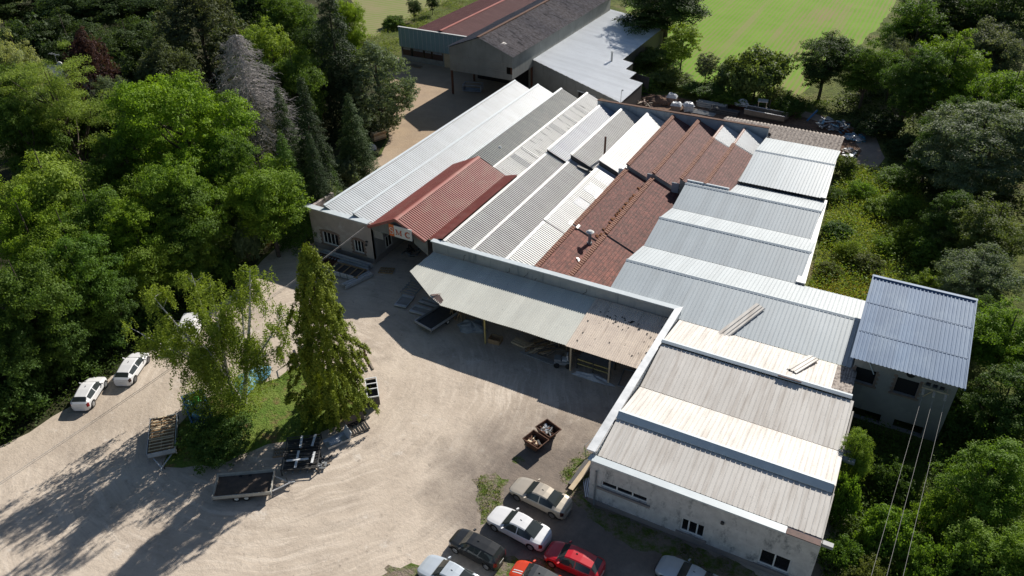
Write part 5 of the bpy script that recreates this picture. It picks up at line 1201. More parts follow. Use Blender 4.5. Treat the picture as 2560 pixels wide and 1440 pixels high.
def leaf_data(C, Nm, size, asp=.6):
    n = len(C); C = np.asarray(C); Nm = nrm(np.asarray(Nm)); r = rng.normal(size=(n,3))
    t = nrm(np.cross(Nm, r)); b = np.cross(Nm, t); s = (size*rng.uniform(.65,1.35,n))[:,None]
    v = np.stack([C+t*s, C+b*s*asp, C-t*s, C-b*s*asp], 1).reshape(-1,3)
    return v
def leaf_mesh(name, v, mat_):
    n = len(v)//4; me = bpy.data.meshes.new(name)
    me.vertices.add(n*4); me.vertices.foreach_set('co', v.astype(np.float32).ravel())
    me.loops.add(n*4); me.loops.foreach_set('vertex_index', np.arange(n*4, dtype=np.int32))
    me.polygons.add(n); me.polygons.foreach_set('loop_start', np.arange(0, n*4, 4, dtype=np.int32)); me.polygons.foreach_set('loop_total', np.full(n, 4, dtype=np.int32))
    me.materials.append(mat_); me.update(calc_edges=True); return me
def sph(n, zmin=-1.0):
    d = nrm(rng.normal(size=(n*4,3))); d = d[d[:,2] > zmin]; return d[:n]
def crown_lobes(h, r, nl, lr, nleaf, size, zc=.58, zr=.42, zmin=-.75, inner=.62, flat=.75, sub_=14, asp=.6, upb=.45):
    dirs = sph(nl, zmin); fr = rng.uniform(inner, 1.0, nl)[:,None]
    P = dirs*fr*np.array([r*(1-lr*.7), r*(1-lr*.7), h*zr*(1-lr*.5)]) + np.array([0,0,h*zc])
    P[:,:2] *= (1+.12*np.sin(3*np.arctan2(P[:,1],P[:,0])+rng.uniform(0,6)))[:,None]
    lr_ = r*lr*rng.uniform(.65,1.35,nl); w_ = lr_**2/np.sum(lr_**2)
    ns = nl*sub_; si = rng.choice(nl, ns, p=w_); ds = sph(ns, -.65); ds = ds[rng.permutation(len(ds))]; ns = len(ds); si = si[:ns]
    S_ = P[si] + ds*(lr_[si]*rng.uniform(.45,1.12,ns))[:,None]*np.array([1,1,flat])
    sr = lr_[si]*rng.uniform(.22,.46,ns); idx = rng.choice(ns, nleaf, p=sr**1.6/np.sum(sr**1.6))
    d = sph(nleaf, -.8); d = d[rng.permutation(len(d))]; idx = idx[:len(d)]
    C = S_[idx] + d*(sr[idx]*rng.uniform(.35,1.1,len(d)))[:,None]*np.array([1,1,.6])
    Nm = ds[idx]*.55 + d*.3 + np.array([0,0,upb]) + rng.normal(size=C.shape)*.5
    return leaf_data(C, Nm, size, asp), P
def trunk_mb(h, r0, P, lean=0, nl=9, bare=.9):
    m = MB(); pts = [V((0,0,-.2)), V((lean*.3,0,h*.25)), V((lean*.6,.1,h*.5)), V((lean,0,h*bare))]
    rs = [r0, r0*.8, r0*.55, r0*.12]
    for i in range(3): m.tube(pts[i], pts[i+1], rs[i], rs[i+1], 7, False)
    for i in rng.choice(len(P), min(nl, len(P)), replace=False):
        q = V(P[i]); z0 = min(max(.22*h, q.z-.25*h), h*.7); s = z0/h; a = V((lean*s,0,z0)); mid = a.lerp(q,.5)+V((0,0,-.04*h))
        m.tube(a, mid, r0*.42, r0*.26, 5, False); m.tube(mid, q, r0*.26, r0*.06, 5, False)
    return m
PROTO = {}
def proto(k, leaves, tr, href, rref, lm='leaf', bark='bark'):
    me = leaf_mesh('crown', leaves, M[lm]); tm = bpy.data.meshes.new('trunk'); tm.from_pydata(tr.v, [], tr.f); tm.materials.append(M[bark]); tm.update()
    PROTO[k] = (me, tm, href, rref)
for k, nl, lr in (('B1',58,.30),('B2',44,.35),('B3',74,.27)):
    L_, P_ = crown_lobes(16, 6, nl, lr, 46000, .125, .54, .47, -.85, .5); proto(k, L_, trunk_mb(16,.34,P_,random.uniform(-.6,.6),14), 16, 6)
L_, P_ = crown_lobes(20, 8.2, 96, .24, 95000, .125, .53, .47, -.88, .55); proto('B4', L_, trunk_mb(20,.42,P_,.4,20), 20, 8.2)
L_, P_ = crown_lobes(14, 5.5, 230, .16, 52000, .115, .5, .49, -.92, .8, 1.25); proto('D', L_, trunk_mb(14,.35,P_,0,8), 14, 5.5)
L_, P_ = crown_lobes(9, 2.8, 42, .27, 15000, .10, .58, .43, -.8, .4, 1.2); proto('P', L_, trunk_mb(9,.12,P_,.1,12,.96), 9, 2.8)
L_, P_ = crown_lobes(3, 2.6, 34, .33, 13000, .095, .35, .55, -.35, .5, .8); proto('S1', L_, trunk_mb(2.4,.07,P_,0,8), 3, 2.6)
L_, P_ = crown_lobes(3, 2.6, 60, .24, 13000, .09, .3, .62, -.3, .35, 1.1, asp=.4); proto('S2', L_, trunk_mb(2.4,.07,P_,0,8), 3, 2.6)
def conifer(h, r, nb, nleaf, droop=.28, pw=.8, size=.17, asp=.42):
    z = h*rng.uniform(.05,.985,nb); Lb = r*(1-z/h)**pw*rng.uniform(.7,1.12,nb)+.12; az_ = rng.uniform(0,6.2832,nb)
    idx = rng.choice(nb, nleaf, p=Lb**1.3/np.sum(Lb**1.3)); t = rng.uniform(.18,1,nleaf)**.7
    sp = Lb[idx]*.17*(1.2-t)+.08
    C = np.stack([np.cos(az_[idx])*Lb[idx]*t, np.sin(az_[idx])*Lb[idx]*t, z[idx]-droop*Lb[idx]*t**2+.06*Lb[idx]*t], 1) + rng.normal(size=(nleaf,3))*sp[:,None]*np.array([1,1,.45])
    Nm = np.stack([np.cos(az_[idx])*.5, np.sin(az_[idx])*.5, np.full(nleaf,.8)],1)+rng.normal(size=(nleaf,3))*.5
    m = MB().tube((0,0,-.2),(0,0,h*.97),h*.018,.02,7,False)
    return leaf_data(C, Nm, size, asp), m
L_, t_ = conifer(17, 4.6, 420, 42000, size=.115); proto('C', L_, t_, 17, 4.6, 'needle')
# feathery locust: flat sprays with gaps on forked limbs
def locust():
    h, r, nl = 20, 6.5, 120; d = sph(nl, -.45); P = d*rng.uniform(.35,1,nl)[:,None]*np.array([r,r,8])+np.array([0,0,11.5])
    n = 42000; i = rng.integers(0,nl,n); a = rng.uniform(0,6.2832,n); q = rng.uniform(0,1,n)**.5*rng.uniform(.8,1.9,nl)[i]
    C = P[i]+np.stack([np.cos(a)*q, np.sin(a)*q, rng.normal(size=n)*.16-.12*q**2], 1)
    return leaf_data(C, np.array([0,0,1])+rng.normal(size=(n,3))*.5, .10, .5), trunk_mb(18,.36,P,.5,34,.8)
L_, t_ = locust(); proto('L', L_, t_, 20, 6.5)

PROTO['R'] = PROTO['S1']
def tree(k, x, y, h, r, c, label, group=None):
    me, tm, hr, rr = PROTO[k]; bush = k in ('S1','S2')
    nm = 'shrub' if bush else ('conifer_tree' if k == 'C' else 'broadleaf_tree'); cat = 'bush' if bush else ('conifer' if k == 'C' else 'tree')
    t = thing(nm, (x, y, 0), label, cat, group, random.uniform(0,6.28), (r/rr, r/rr*random.uniform(.94,1.06), h/hr))
    for n_, d in (('crown', me), ('trunk', tm)):
        o = bpy.data.objects.new(n_ if not bush else ('foliage' if n_ == 'crown' else 'stem'), d); col.objects.link(o); o.parent = t
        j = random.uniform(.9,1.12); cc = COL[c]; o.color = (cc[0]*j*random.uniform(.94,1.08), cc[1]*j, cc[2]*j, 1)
    return t
TREES = [
('B4', -71.4, 54.4, 20, 8.1, 'bright', 'tallest bright green maple in the left wood, its broad crown above the drive'),
('B2', -58.5, 52.8, 13.5, 4.5, 'mid2', 'rounded bright green tree at the wood edge nearest the white gable-end wall'),
('B3', -63.9, 39.8, 13, 3.6, 'bright', 'bright green tree in front of the tall maple, above the two white hatchbacks'),
('B2', -73.8, 39.4, 17, 5.4, 'yelgreen', 'broad yellowish green tree at the left edge, below the feathery locust'),
('L', -89.2, 52.4, 21, 5.7, 'locust', 'feathery pale green locust with dark forked limbs showing, upper left'),
('B1', -109.7, 61.1, 19, 4.0, 'pale', 'pale whitish green rounded tree in the upper left corner'),
('D', -102.7, 66.4, 16, 3.6, 'purple', 'dark purple-leaved tree standing in a dark gap of the left wood'),
('D', -98.1, 82.7, 19, 7.4, 'dgrey', 'large dark domed tree rising to the top edge behind the dead grey conifer'),
('D', -91.9, 70.2, 15, 5.0, 'dgrey', 'low dark glossy dome tree directly behind the tallest bright maple'),
('B3', -94.7, 62.2, 13, 3.8, 'silver', 'small silvery green tree beside the purple-leaved tree'),
('B3', -82.9, 81.5, 17, 5.3, 'yelgreen', 'yellow-green tree behind the dead grey conifer, to its right'),
('C', -73.9, 84.5, 23, 5.6, 'conif', 'tall dark conifer reaching the top edge left of the far crop field'),
('B2', -89.4, 106.7, 15, 3.2, 'bright', 'narrow bright green tree at the wood corner by the far field'),
('D', -69.0, 87.1, 13, 5.6, 'silver', 'silvery dark green round tree beside the back yard and the fascia shed'),
('C', -62.3, 64.8, 17, 3.4, 'conif', 'dark drooping conifer between the dead conifer and the silvery round tree'),
('C', -62.6, 72.9, 12, 3.3, 'dark', 'dark green conifer whose skirt meets the sandy drive behind the hall'),
('C', -61.5, 65.7, 8.5, 1.8, 'mid', 'small slender conifer at the wood edge just above the concrete post'),
('S1', -62.7, 70.7, 4.5, 2.3, 'silver', 'grey-green shrub at the roadside right of the small slender conifer'),
('S2', -59.6, 62.6, 4.5, 3.0, 'silver', 'pale leggy shrub behind the left corner of the white gable-end wall'),
('C', -58.5, 56.5, 14, 3.0, 'mid', 'green conifer growing against the right flank of the dead grey one'),
('B3', -160.3, 96.3, 13, 10.2, 'dark', 'dark background tree filling the top left corner of the wood'),
('B1', -147.7, 98.5, 13, 9.2, 'dark', 'dark background tree behind the purple-leaved tree'),
('B2', -138.5, 102.8, 13, 9.2, 'dark', 'dark background tree left of the large dark dome'),
('B3', -106.9, 103.2, 18, 8.3, 'dark', 'dark background tree right of the large dome at the top edge'),
('B1', -94.7, 99.1, 18, 6.2, 'mid', 'dark green background tree left of the tallest conifer'),
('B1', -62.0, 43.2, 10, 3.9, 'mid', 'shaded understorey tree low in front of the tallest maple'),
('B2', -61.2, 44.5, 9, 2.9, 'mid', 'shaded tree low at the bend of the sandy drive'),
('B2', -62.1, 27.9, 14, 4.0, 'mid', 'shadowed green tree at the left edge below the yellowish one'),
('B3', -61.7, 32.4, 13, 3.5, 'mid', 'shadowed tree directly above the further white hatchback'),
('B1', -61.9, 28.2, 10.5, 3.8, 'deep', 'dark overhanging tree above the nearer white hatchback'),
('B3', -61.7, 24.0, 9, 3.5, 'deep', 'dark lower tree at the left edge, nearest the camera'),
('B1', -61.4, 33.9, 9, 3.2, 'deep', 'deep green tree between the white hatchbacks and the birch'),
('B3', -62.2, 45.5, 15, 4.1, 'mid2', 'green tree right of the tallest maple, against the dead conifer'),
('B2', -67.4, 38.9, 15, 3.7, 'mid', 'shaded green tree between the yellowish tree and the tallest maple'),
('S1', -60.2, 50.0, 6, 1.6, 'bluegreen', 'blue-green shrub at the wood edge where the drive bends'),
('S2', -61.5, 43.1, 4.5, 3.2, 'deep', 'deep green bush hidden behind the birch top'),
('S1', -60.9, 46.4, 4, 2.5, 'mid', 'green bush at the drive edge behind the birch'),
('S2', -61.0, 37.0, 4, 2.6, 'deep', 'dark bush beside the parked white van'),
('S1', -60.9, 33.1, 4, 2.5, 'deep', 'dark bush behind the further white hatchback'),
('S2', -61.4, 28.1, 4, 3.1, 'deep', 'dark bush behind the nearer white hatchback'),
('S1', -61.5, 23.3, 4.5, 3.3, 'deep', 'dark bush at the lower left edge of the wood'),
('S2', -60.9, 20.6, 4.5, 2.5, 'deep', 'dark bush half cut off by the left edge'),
('S1', -63.5, 59.5, 4, 2.9, 'mid', 'low bush beside the stone wall stub near the hall corner'),
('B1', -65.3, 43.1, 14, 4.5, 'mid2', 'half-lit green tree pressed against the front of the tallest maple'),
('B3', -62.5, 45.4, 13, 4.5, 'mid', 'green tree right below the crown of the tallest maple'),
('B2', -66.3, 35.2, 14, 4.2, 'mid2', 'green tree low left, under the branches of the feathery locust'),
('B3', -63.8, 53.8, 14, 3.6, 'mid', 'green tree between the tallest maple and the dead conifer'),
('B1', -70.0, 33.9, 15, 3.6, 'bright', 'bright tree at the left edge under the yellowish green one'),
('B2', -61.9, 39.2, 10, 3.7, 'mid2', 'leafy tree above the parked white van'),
('C', -66.6, 65.1, 15, 2.8, 'dark', 'dark conifer behind the right side of the dead conifer'),
('B3', -77.9, 73.5, 14, 3.7, 'dark', 'shadowed tree just behind the top of the dead conifer'),
('C', -57.4, 59.5, 13, 2.4, 'conif', 'dark narrow conifer behind the small slender one'),
('B3', -75.8, 47.7, 14, 3.4, 'mid', 'shaded tree between the locust and the tallest maple'),
('B2', -98.6, 54.6, 14, 5.0, 'dark', 'dark tree behind the feathery locust, left of the purple one'),
('B1', -126.2, 79.0, 14, 7.1, 'dark', 'dark tree above the purple-leaved tree at the top edge'),
('B3', -106.2, 56.2, 15, 4.7, 'mid', 'shaded tree at the left edge under the pale whitish one'),
('B2', -75.4, 77.3, 16, 4.3, 'mid', 'shaded tree in the gap left of the tallest dark conifer'),
('B3', -79.7, 88.2, 16, 4.7, 'dark', 'dark tree behind the tallest dark conifer'),
('B2', -111.2, 79.4, 15, 6.5, 'dark', 'dark tree above the gap right of the purple-leaved tree'),
('R', -106.0, 76.0, 11, 6.3, 'dark', 'broad dark low tree right of the purple-leaved one'),
('R', -111.3, 85.0, 13, 6.7, 'dark', 'broad dark dense tree left of the large dark dome'),
('B3', -90.4, 48.0, 16, 4.5, 'mid', 'shaded tree at the left edge behind the yellowish green one'),
('R', -98.4, 58.5, 10, 5.0, 'mid', 'broad low green tree at the foot of the feathery locust'),
('R', -129.6, 76.1, 13, 7.1, 'dark', 'thick dark tree at the top left behind the whitish one'),
('R', -98.4, 91.2, 13, 6.7, 'dark', 'broad dark tree behind the top of the dead conifer'),
('R', -74.6, 74.4, 8, 4.3, 'deep', 'low dense tree between the dead conifer and the tallest dark conifer'),
('B1', -44.6, 144.5, 15, 9.1, 'dark', 'big dark tree beside the silver lean-to roof, shading its far corner'),
('P', -37.0, 130.3, 10, 3.5, 'lime', 'slender light green young tree at the crop field corner'),
('P', -31.5, 126.5, 6.5, 2.1, 'silver', 'small thin sapling right of the slender young tree'),
('R', -22.9, 125.1, 8.5, 6.1, 'olive', 'round olive green tree by itself between the field and the rubble yard'),
('S1', -26.5, 127.3, 5.5, 3.6, 'silver', 'silvery bush touching the left flank of the lone round tree'),
('S1', -43.3, 133.1, 3.5, 4.4, 'olive', 'low bush at the foot of the big dark tree'),
('S2', -37.1, 125.7, 3, 4.2, 'olive', 'low scrub bush behind the piles of white-wrapped pallets'),
('S1', -30.6, 122.5, 2.6, 3.9, 'deep', 'dark low bush behind the pipe stacks'),
('S2', -25.8, 121.4, 2.6, 3.2, 'mid', 'low bush between the pipe stacks and the lone round tree'),
('S1', -41.1, 121.2, 2.4, 2.7, 'mid', 'small bush close to the lean-to corner'),
('S2', -16.3, 121.0, 3.5, 3.1, 'deep', 'dark bush right of the lone round tree'),
('S2', -19.6, 126.2, 2.5, 2.9, 'olive', 'dry bush behind the old loader'),
('B2', -13.5, 129.4, 12, 5.0, 'dark', 'dark open tree at the right corner of the crop field with its trunk showing'),
('B1', -7.1, 128.6, 12, 4.3, 'mid', 'green tree behind the dark field-corner tree'),
('B3', -2.1, 142.6, 15, 5.4, 'mid', 'green tree at the top edge where the field ends'),
('B1', -1.5, 151.3, 17, 6.9, 'dark', 'dark tree at the top edge of the right wood'),
('B2', 5.1, 155.9, 18, 7.2, 'deep', 'deep green tree at the top edge near the right corner'),
('B3', 10.2, 148.9, 18, 6.2, 'dark', 'dark tree in the upper right corner'),
('B1', 3.7, 125.8, 15, 5.3, 'mid2', 'tall leafy green tree in the middle of the right wood'),
('B2', 9.0, 137.6, 15, 5.3, 'silver', 'pale silvery tree near the upper right corner'),
('B3', -0.7, 122.7, 13, 4.2, 'deep', 'shadowed tree in the right wood with bare pale stems below'),
('B2', -3.8, 133.7, 12, 3.2, 'silver', 'silvery willow-like tree in the right wood near the field'),
('B4', 8.4, 101.0, 13.5, 7.5, 'silver', 'large silvery green round tree at the right edge, the biggest there'),
('B3', 5.0, 109.5, 11, 3.5, 'deep', 'dark tree left of the large silvery round tree'),
('B2', 11.1, 115.8, 15, 5.0, 'mid2', 'green tree at the right edge above the large silvery one'),
('B3', 3.7, 103.1, 8, 2.9, 'deep', 'dark small tree at the right end of the rubble track'),
('B1', 10.8, 83.6, 10, 4.4, 'olive', 'olive green tree at the right edge below the large silvery one'),
('B2', 9.5, 74.2, 9, 3.9, 'silver', 'grey-green tree right of the blue roofed switch house'),
('B3', 6.7, 86.7, 8, 3.0, 'deep', 'dark tree beside the overgrown plot'),
('B1', 12.0, 64.2, 9.5, 3.6, 'mid2', 'leafy tree at the right edge level with the blue roof'),
('B2', 10.0, 66.8, 8, 2.7, 'deep', 'dark tree immediately right of the blue roof'),
('B3', 12.3, 57.5, 7.5, 3.3, 'deep', 'dark tree at the right edge below the switch house'),
('S1', 10.5, 57.2, 4, 2.5, 'deep', 'dark bush at the foot of the switch house wall'),
('B3', 11.1, 47.3, 8, 3.1, 'mid2', 'leafy green tree at the lower right edge'),
('S2', 9.4, 45.2, 5, 2.3, 'mid2', 'green bush under the three power lines'),
('B3', 2.8, 46.4, 6.5, 1.5, 'lime', 'bright small tree against the right end of the metal roofed workshop'),
('S1', 3.0, 43.4, 5, 1.2, 'mid2', 'green bush below the bright small tree at the workshop end'),
('S2', 5.9, 48.2, 3.5, 2.0, 'deep', 'dark bush in the shade below the switch house'),
('S1', 6.2, 42.1, 4, 2.1, 'mid2', 'green bush between the workshop and the power lines'),
('S2', 9.0, 40.7, 4.5, 2.3, 'mid2', 'green bush at the bottom edge under the power lines'),
('S1', 3.5, 39.2, 3.2, 1.6, 'mid', 'bush at the near right corner of the workshop'),
('S2', 5.3, 37.8, 3.6, 1.9, 'olive', 'olive bush at the bottom edge right of the workshop corner'),
('B1', 12.4, 42.7, 7, 3.0, 'mid2', 'leafy tree in the lower right corner'),
('S1', 11.6, 40.3, 5, 2.5, 'mid', 'green bush at the bottom edge near the right corner'),
('S2', -1.9, 81.4, 2.4, 1.7, 'lime', 'upright yellow-green bush near the middle of the long white fascia'),
('S1', 0.4, 79.6, 2.0, 1.9, 'olive', 'olive bush halfway between the fascia and the blue roof'),
('S2', -2.8, 96.9, 2.6, 2.0, 'mid2', 'green bush near the far end of the overgrown plot'),
('S1', 1.9, 94.8, 3.0, 2.3, 'lime', 'bright rounded bush near the dark tree in the overgrown plot'),
('S2', 1.8, 84.7, 2.2, 1.9, 'mid2', 'smaller green bush left of the tall one in the overgrown plot'),
('S1', -3.1, 76.7, 1.6, 1.4, 'olive', 'dry low bush at the near end of the long white fascia'),
('S1', -6.1, 102.9, 3, 2.2, 'olive', 'bush at the back right corner of the silver roofed bay'),
('S2', 0.8, 102.8, 2.5, 3.1, 'mid', 'bush beside the rubble track'),
('S1', 0.2, 93.4, 2.2, 2.4, 'lime', 'bright bush in the overgrown plot'),
('S2', 3.8, 86.4, 3.4, 2.6, 'mid2', 'tall bush in the middle of the overgrown plot'),
('S1', 6.6, 83.8, 4, 2.8, 'mid', 'big bush on the far side of the overgrown plot'),
('S2', 6.5, 77.6, 3, 2.4, 'lime', 'yellow-green bush behind the blue roof'),
('S1', -3.7, 85.6, 1.8, 1.8, 'deep', 'dark low bush beside the long white fascia'),
('S2', -5.6, 94.8, 1.8, 1.7, 'deep', 'dark bush against the silver roofed bay wall'),
('S2', 1.6, 113.3, 3, 3.3, 'dark', 'dark bush on the inside of the track bend'),
('S1', -3.6, 118.8, 3, 4.0, 'dark', 'dark bush in the shade of the right wood'),
('P', -98.2, 138.9, 5, 1.8, 'dark', 'dark young tree on the field edge behind the fascia shed'),
('P', -97.7, 145.1, 4.5, 1.7, 'dark', 'second dark young tree further along the shed hedge line'),
('S1', -99.5, 133.4, 2.4, 2.7, 'mid', 'small bush in the rough grass left of the fascia shed'),
('S2', -94.8, 116.4, 3, 3.8, 'olive', 'rough bush at the near corner of the pale field'),
('S2', -42.4, 28.0, 3.0, 3.0, 'deep', 'dark spreading shrub under the weeping birch'),
]
for k, x, y, h, r, c, lab in TREES: tree(k, x, y, h, r, c, lab)

# the grey dead conifer with some living green low down
def dead_conifer(x, y, h):
    t = thing('dead_conifer', (x, y, 0), 'dead grey conifer of bare drooping branches, still green at its foot', 'conifer')
    m = MB().tube((0,0,-.2),(0,0,h*.55),.3,.16,7,False).tube((0,0,h*.55),(.1,0,h),.16,.02,6,False)
    for i in range(480):
        z = h*(.14+.85*random.random()**.85); u_ = z/h
        Lb = 7.4*min(1,(1-u_)**.62*1.12)*random.uniform(.55,1.1)+.3; a = random.uniform(0,6.2832)
        prev = V((0,0,z)); pr = .045; rise = random.uniform(-.1,.45); bend = random.uniform(.25,.75)
        for s in (.3,.6,.85,1.0):
            a += random.uniform(-.22,.22)
            q = V((math.cos(a)*Lb*s, math.sin(a)*Lb*s, z+rise*Lb*s-bend*Lb*s*s)); m.tube(prev, q, pr, pr*.68, 3, False); prev = q; pr *= .68
            for u in range(3):
                b_ = a+random.uniform(-1.5,1.5); l = Lb*random.uniform(.1,.32); e_ = q+V((math.cos(b_)*l, math.sin(b_)*l, l*random.uniform(-.9,.35)))
                m.tube(q, e_, .018, .007, 3, False)
                m.tube(e_, e_+V((random.uniform(-.4,.4), random.uniform(-.4,.4), -random.uniform(.1,.5))), .01, .005, 3, False)
    m.build('bare_branches', M['dead_wood'], t, False)
    lv, _ = conifer(h*.66, 4.9, 240, 17000, .35, .55, .11); lv[:,2] -= 0
    o = bpy.data.objects.new('lower_foliage', leaf_mesh('lower_foliage', lv, M['needle'])); col.objects.link(o); o.parent = t; o.color = (.075,.085,.03,1)
dead_conifer(-70.6, 64.2, 20.5)

# columnar yellow-green conifer on the island
def columnar(x, y, h):
    t = thing('columnar_conifer', (x, y, .2), 'tall columnar yellow-green conifer with drooping sprays on the grass island', 'conifer')
    nt_ = 900; z = h*rng.uniform(.015,.99,nt_)
    prof = np.interp(z/h, [0,.06,.2,.45,.7,.88,1], [2.1,2.8,2.65,2.1,1.5,.95,.25]); az_ = rng.uniform(0,6.2832,nt_)
    prof = prof*(1+.16*np.sin(az_*3+z*.8))*np.where(rng.uniform(0,1,nt_)<.2, rng.uniform(1.05,1.35,nt_), rng.uniform(.6,1.08,nt_))
    n = 90000; i = rng.choice(nt_, n, p=(prof+.4)/np.sum(prof+.4)); s = rng.uniform(0,1,n); ln = rng.uniform(.5,1.15,nt_)[i]
    rad = prof[i]*(.80+.22*np.sqrt(s)); C = np.stack([np.cos(az_[i])*rad, np.sin(az_[i])*rad, z[i]+.25-ln*s**1.4], 1)+rng.normal(size=(n,3))*np.array([.085,.085,.09])
    Nm = np.stack([np.cos(az_[i]), np.sin(az_[i]), np.full(n,.45)],1)+rng.normal(size=(n,3))*.55
    o = bpy.data.objects.new('crown', leaf_mesh('crown', leaf_data(C, Nm, .09, .5), M['needle'])); col.objects.link(o); o.parent = t; o.color = (*COL['cyp'],1)
    MB().tube((0,0,-.3),(0,0,h*.95),.28,.03,8,False).build('trunk', M['bark'], t, False)
columnar(-36.7, 35.9, 16.3)

# weeping birch with several leaders
def birch(x, y):
    t = thing('weeping_birch', (x, y, .2), 'loose weeping birch with white limbs and hanging sprays on the grass island', 'birch')
    e, f_ = np.array([.88,.477,0]), np.array([-.477,.88,0]); tips = []
    m = MB()
    LD = [(3.1,13.6,.6,.10),(.2,13.0,-.4,.10),(-2.0,12.6,1.6,.10),(-5.0,11.6,.3,.09),(-6.6,8.6,-.6,.07),(5.0,9.2,.5,.07),(3.6,6.8,-1.6,.06),(-3.6,8.3,-2.2,.07),(-.6,8.8,-2.6,.06),(1.2,10.3,2.4,.07),(-4.8,6.4,1.6,.06)]
    root = V((0,0,-.2)); forks = {1: V(tuple(e*.9))+V((0,0,3.5)), -1: V(tuple(e*-.7))+V((0,0,2.6))}
    for k in forks.values(): m.tube(root, k, .24, .17, 8, False)
    for sx, h, fw, r_ in LD:
        fk = forks[1 if sx > .5 else -1]; tip = V(tuple(e*sx+f_*fw))+V((0,0,h)); mid = fk.lerp(tip,.5)+V(tuple(e*sx*.08))+V((0,0,.5))
        m.tube(fk, mid, r_*1.5, r_, 6, False); m.tube(mid, tip, r_, .02, 6, False)
        L0 = (tip-fk).length
        for j in range(int(6+L0*.9)):
            s = random.uniform(.28,1.0); b0 = (fk.lerp(mid, s*2) if s < .5 else mid.lerp(tip, s*2-1)); a = random.uniform(0,6.28); l = random.uniform(.6,1.9)*(1.25-s*.55)
            q = b0+V((math.cos(a)*l, math.sin(a)*l, random.uniform(.0,.7))); m.tube(b0, q, .022, .008, 4, False); tips.append((q, s))
    m.build('trunk', M['birch_bark'], t, False)
    C = []; Nn = []
    for q, s in tips:
        for st_ in range(random.randint(9,14)):
            p = q+V((random.gauss(0,.3), random.gauss(0,.3), random.gauss(.1,.2))); ln = random.uniform(.5,2.3)*(1.2-.6*s)+.3; n = int(9+ln*17); dx, dy = random.gauss(0,.16), random.gauss(0,.16)
            for i in range(n):
                u = i/n; C.append((p.x+dx*ln*u+random.gauss(0,.09), p.y+dy*ln*u+random.gauss(0,.09), p.z-ln*u)); Nn.append((random.gauss(0,1), random.gauss(0,1), random.gauss(.5,.6)))
    for i in range(10000):     # dense low skirt of hanging foliage
        a = random.uniform(0,6.28); rr = random.uniform(.3,3.1)**1; C.append((math.cos(a)*rr*1.15-1.0, math.sin(a)*rr-1.2, random.uniform(1.0,4.6)*(1-rr/6))); Nn.append((random.gauss(0,1), random.gauss(0,1), random.gauss(.6,.6)))
    o = bpy.data.objects.new('crown', leaf_mesh('crown', leaf_data(np.array(C), np.array(Nn), .078, .62), M['leaf'])); col.objects.link(o); o.parent = t; o.color = (*COL['birch'],1)
birch(-44.2, 32.6)

# the wood goes on beyond the right edge of the site, as one mass
def wood_mass(name, spots, color, label):
    out = []
    for x, y, h, r in spots:
        lv, _ = crown_lobes(h, r, 30, .34, 5200, .22, .54, .47, -.85, .6); lv[:,0] += x; lv[:,1] += y; out.append(lv)
    o = bpy.data.objects.new(name, leaf_mesh(name, np.concatenate(out), M['leaf'])); col.objects.link(o); o.color = (*color,1)
    tag(o, label, 'wood', kind='stuff')
sp = []
for i in range(70):
    y = random.uniform(38,175); x = random.uniform(20,62) + max(0,(60-y)*.15); sp.append((x, y, random.uniform(9,16), random.uniform(4.2,6.5)))
wood_mass('distant_wood', sp, COL['deep'], 'mass of green wood continuing beyond the right edge of the site')

# uncountable low growth
def inside(px, py, poly):
    c = np.zeros(len(px), bool); n = len(poly)
    for i in range(n):
        (x0,y0),(x1,y1) = poly[i], poly[(i+1)%n]
        if y0 != y1: c ^= ((py < max(y0,y1)) & (py >= min(y0,y1)) & (px < (x1-x0)*(py-y0)/(y1-y0)+x0))
    return c
def cover(name, poly, n, h, size, color, label, clump=1.2, asp=.3, upright=True, cat='grass'):
    xs = [p[0] for p in poly]; ys = [p[1] for p in poly]
    nc = max(8, n//60); cx = rng.uniform(min(xs),max(xs),nc); cy = rng.uniform(min(ys),max(ys),nc); ch = h*rng.uniform(.35,1.25,nc)
    i = rng.integers(0,nc,n); x = cx[i]+rng.normal(size=n)*clump*.5; y = cy[i]+rng.normal(size=n)*clump*.5
    k = inside(x, y, poly); x, y, i = x[k], y[k], i[k]; n = len(x)
    C = np.stack([x, y, .02+ch[i]*rng.uniform(0,1,n)**1.5], 1)
    Nm = rng.normal(size=(n,3))*(np.array([1,1,.45]) if upright else np.array([.6,.6,.6]))+(0 if upright else np.array([0,0,.8]))
    o = bpy.data.objects.new(name, leaf_mesh(name, leaf_data(C, Nm, size, asp), M['leaf'])); col.objects.link(o); o.color = (*color,1)
    return tag(o, label, cat, kind='stuff')
cover('tall_grass', [(-4.2,67),(1.2,66.5),(7,66),(9,80),(6,95),(2,105),(-4,106),(-6.2,98),(-5.2,84)], 60000, 1.1, .11, (.27,.33,.075), 'tall green and straw coloured grass filling the overgrown plot', 1.6)
cover('tall_grass', [(-4.2,67),(1.2,66.5),(7,66),(9,80),(6,95),(2,105),(-4,106),(-6.2,98),(-5.2,84)], 26000, 1.7, .12, (.15,.25,.045), 'dark green nettles and tall weeds in clumps over the overgrown plot', 2.2, .5, False, 'weeds')
cover('dry_grass', [(-4.2,67),(1.2,66.5),(6,67),(5,78),(0,79),(-4.6,76)], 7000, .8, .13, (.30,.25,.10), 'dry brownish grass near the blue roofed house', 1.3)
cover('undergrowth', [(-70,14),(-58.6,14),(-57.9,26),(-58.3,34),(-57.9,43),(-60,50),(-62,57),(-64,70),(-70,60)], 52000, 1.7, .12, (.06,.11,.025), 'dark leafy undergrowth along the wood edge', 1.8, .55, False, 'undergrowth')
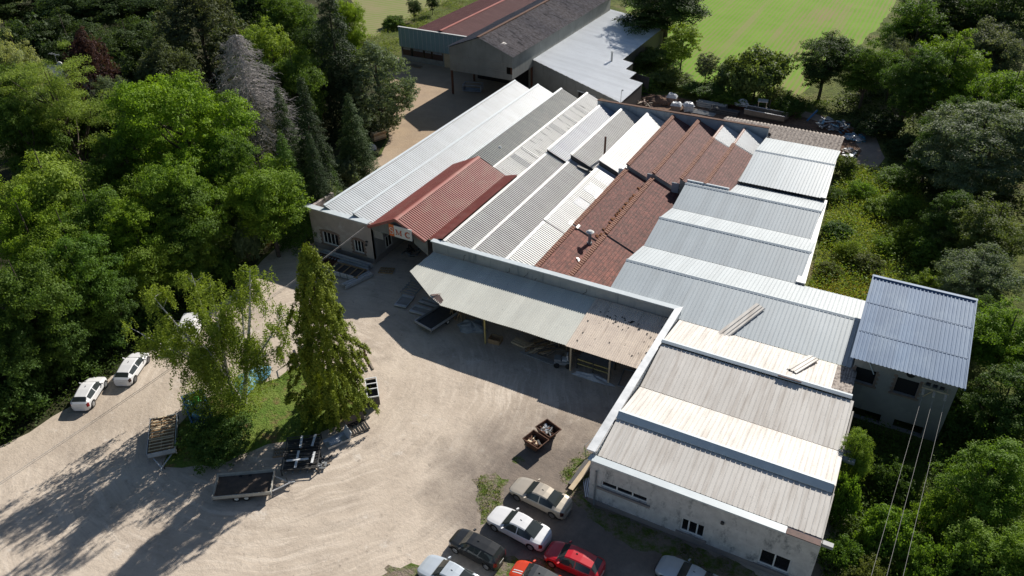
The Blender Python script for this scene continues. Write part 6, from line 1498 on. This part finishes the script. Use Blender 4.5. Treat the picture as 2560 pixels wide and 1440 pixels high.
cover('undergrowth', [(2.6,36),(16,36),(17,62),(9.3,62),(9.3,54),(2.8,54.6)], 52000, 1.5, .10, (.09,.16,.032), 'leafy growth around the foot of the switch house', 1.7, .55, False, 'undergrowth')
cover('undergrowth', [(-46,122.5),(-40,119.5),(-30,122),(-19,124),(-12,125),(-11,131),(-18,127),(-28,123.8),(-38,129),(-46,142)], 30000, 1.1, .12, (.14,.21,.045), 'scrubby green weeds between the rubble yard and the crop field', 1.7, .5, False, 'undergrowth')
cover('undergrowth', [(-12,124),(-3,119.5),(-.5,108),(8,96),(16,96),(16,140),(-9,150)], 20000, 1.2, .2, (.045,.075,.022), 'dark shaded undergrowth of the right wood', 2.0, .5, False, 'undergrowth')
cover('island_grass', [(-44.8,25.2),(-41.5,26.8),(-38.6,31.2),(-36.4,33),(-35.8,35.4),(-36.2,37.4),(-38.7,40),(-43,39.2),(-44.2,36.5),(-47.4,31.8)], 30000, .36, .075, (.155,.215,.04), 'short weedy grass on the island in the yard', .8, .35)
cover('wall_grass', [(-17,38.2),(-16.2,41.7),(-14.3,41.4),(-14.1,36.9),(-13.5,36.6),(1.5,36.4),(2.8,33.8),(-5.5,35.2),(-9.5,35),(-13,35.5)], 6000, .2, .07, (.11,.17,.035), 'patchy grass along the foot of the workshop walls', .6, .35)
cover('lot_grass', [(-22.4,35),(-21.3,36.1),(-20.3,35.6),(-19.7,34),(-19.3,32.5),(-20,31.6),(-21,33.2)], 1500, .13, .07, (.15,.20,.045), 'small grass patch left of the parked cars', .6, .35)
cover('rough_grass', [(-100,117.5),(-88,116.5),(-87,158),(-101,200),(-103,150),(-100,131)], 26000, .7, .15, (.165,.225,.055), 'rough grass strip between the fascia shed and the pale field', 1.8, .4, False)
cover('verge_weeds', [(-58.6,44),(-57.6,43),(-59.3,49.2),(-61.5,57),(-63.4,70),(-66.5,82),(-68,82),(-64.6,70),(-62.6,57),(-60.6,50)], 5000, .35, .1, (.21,.15,.06), 'dry reddish weeds along the sandy drive', .7, .4)
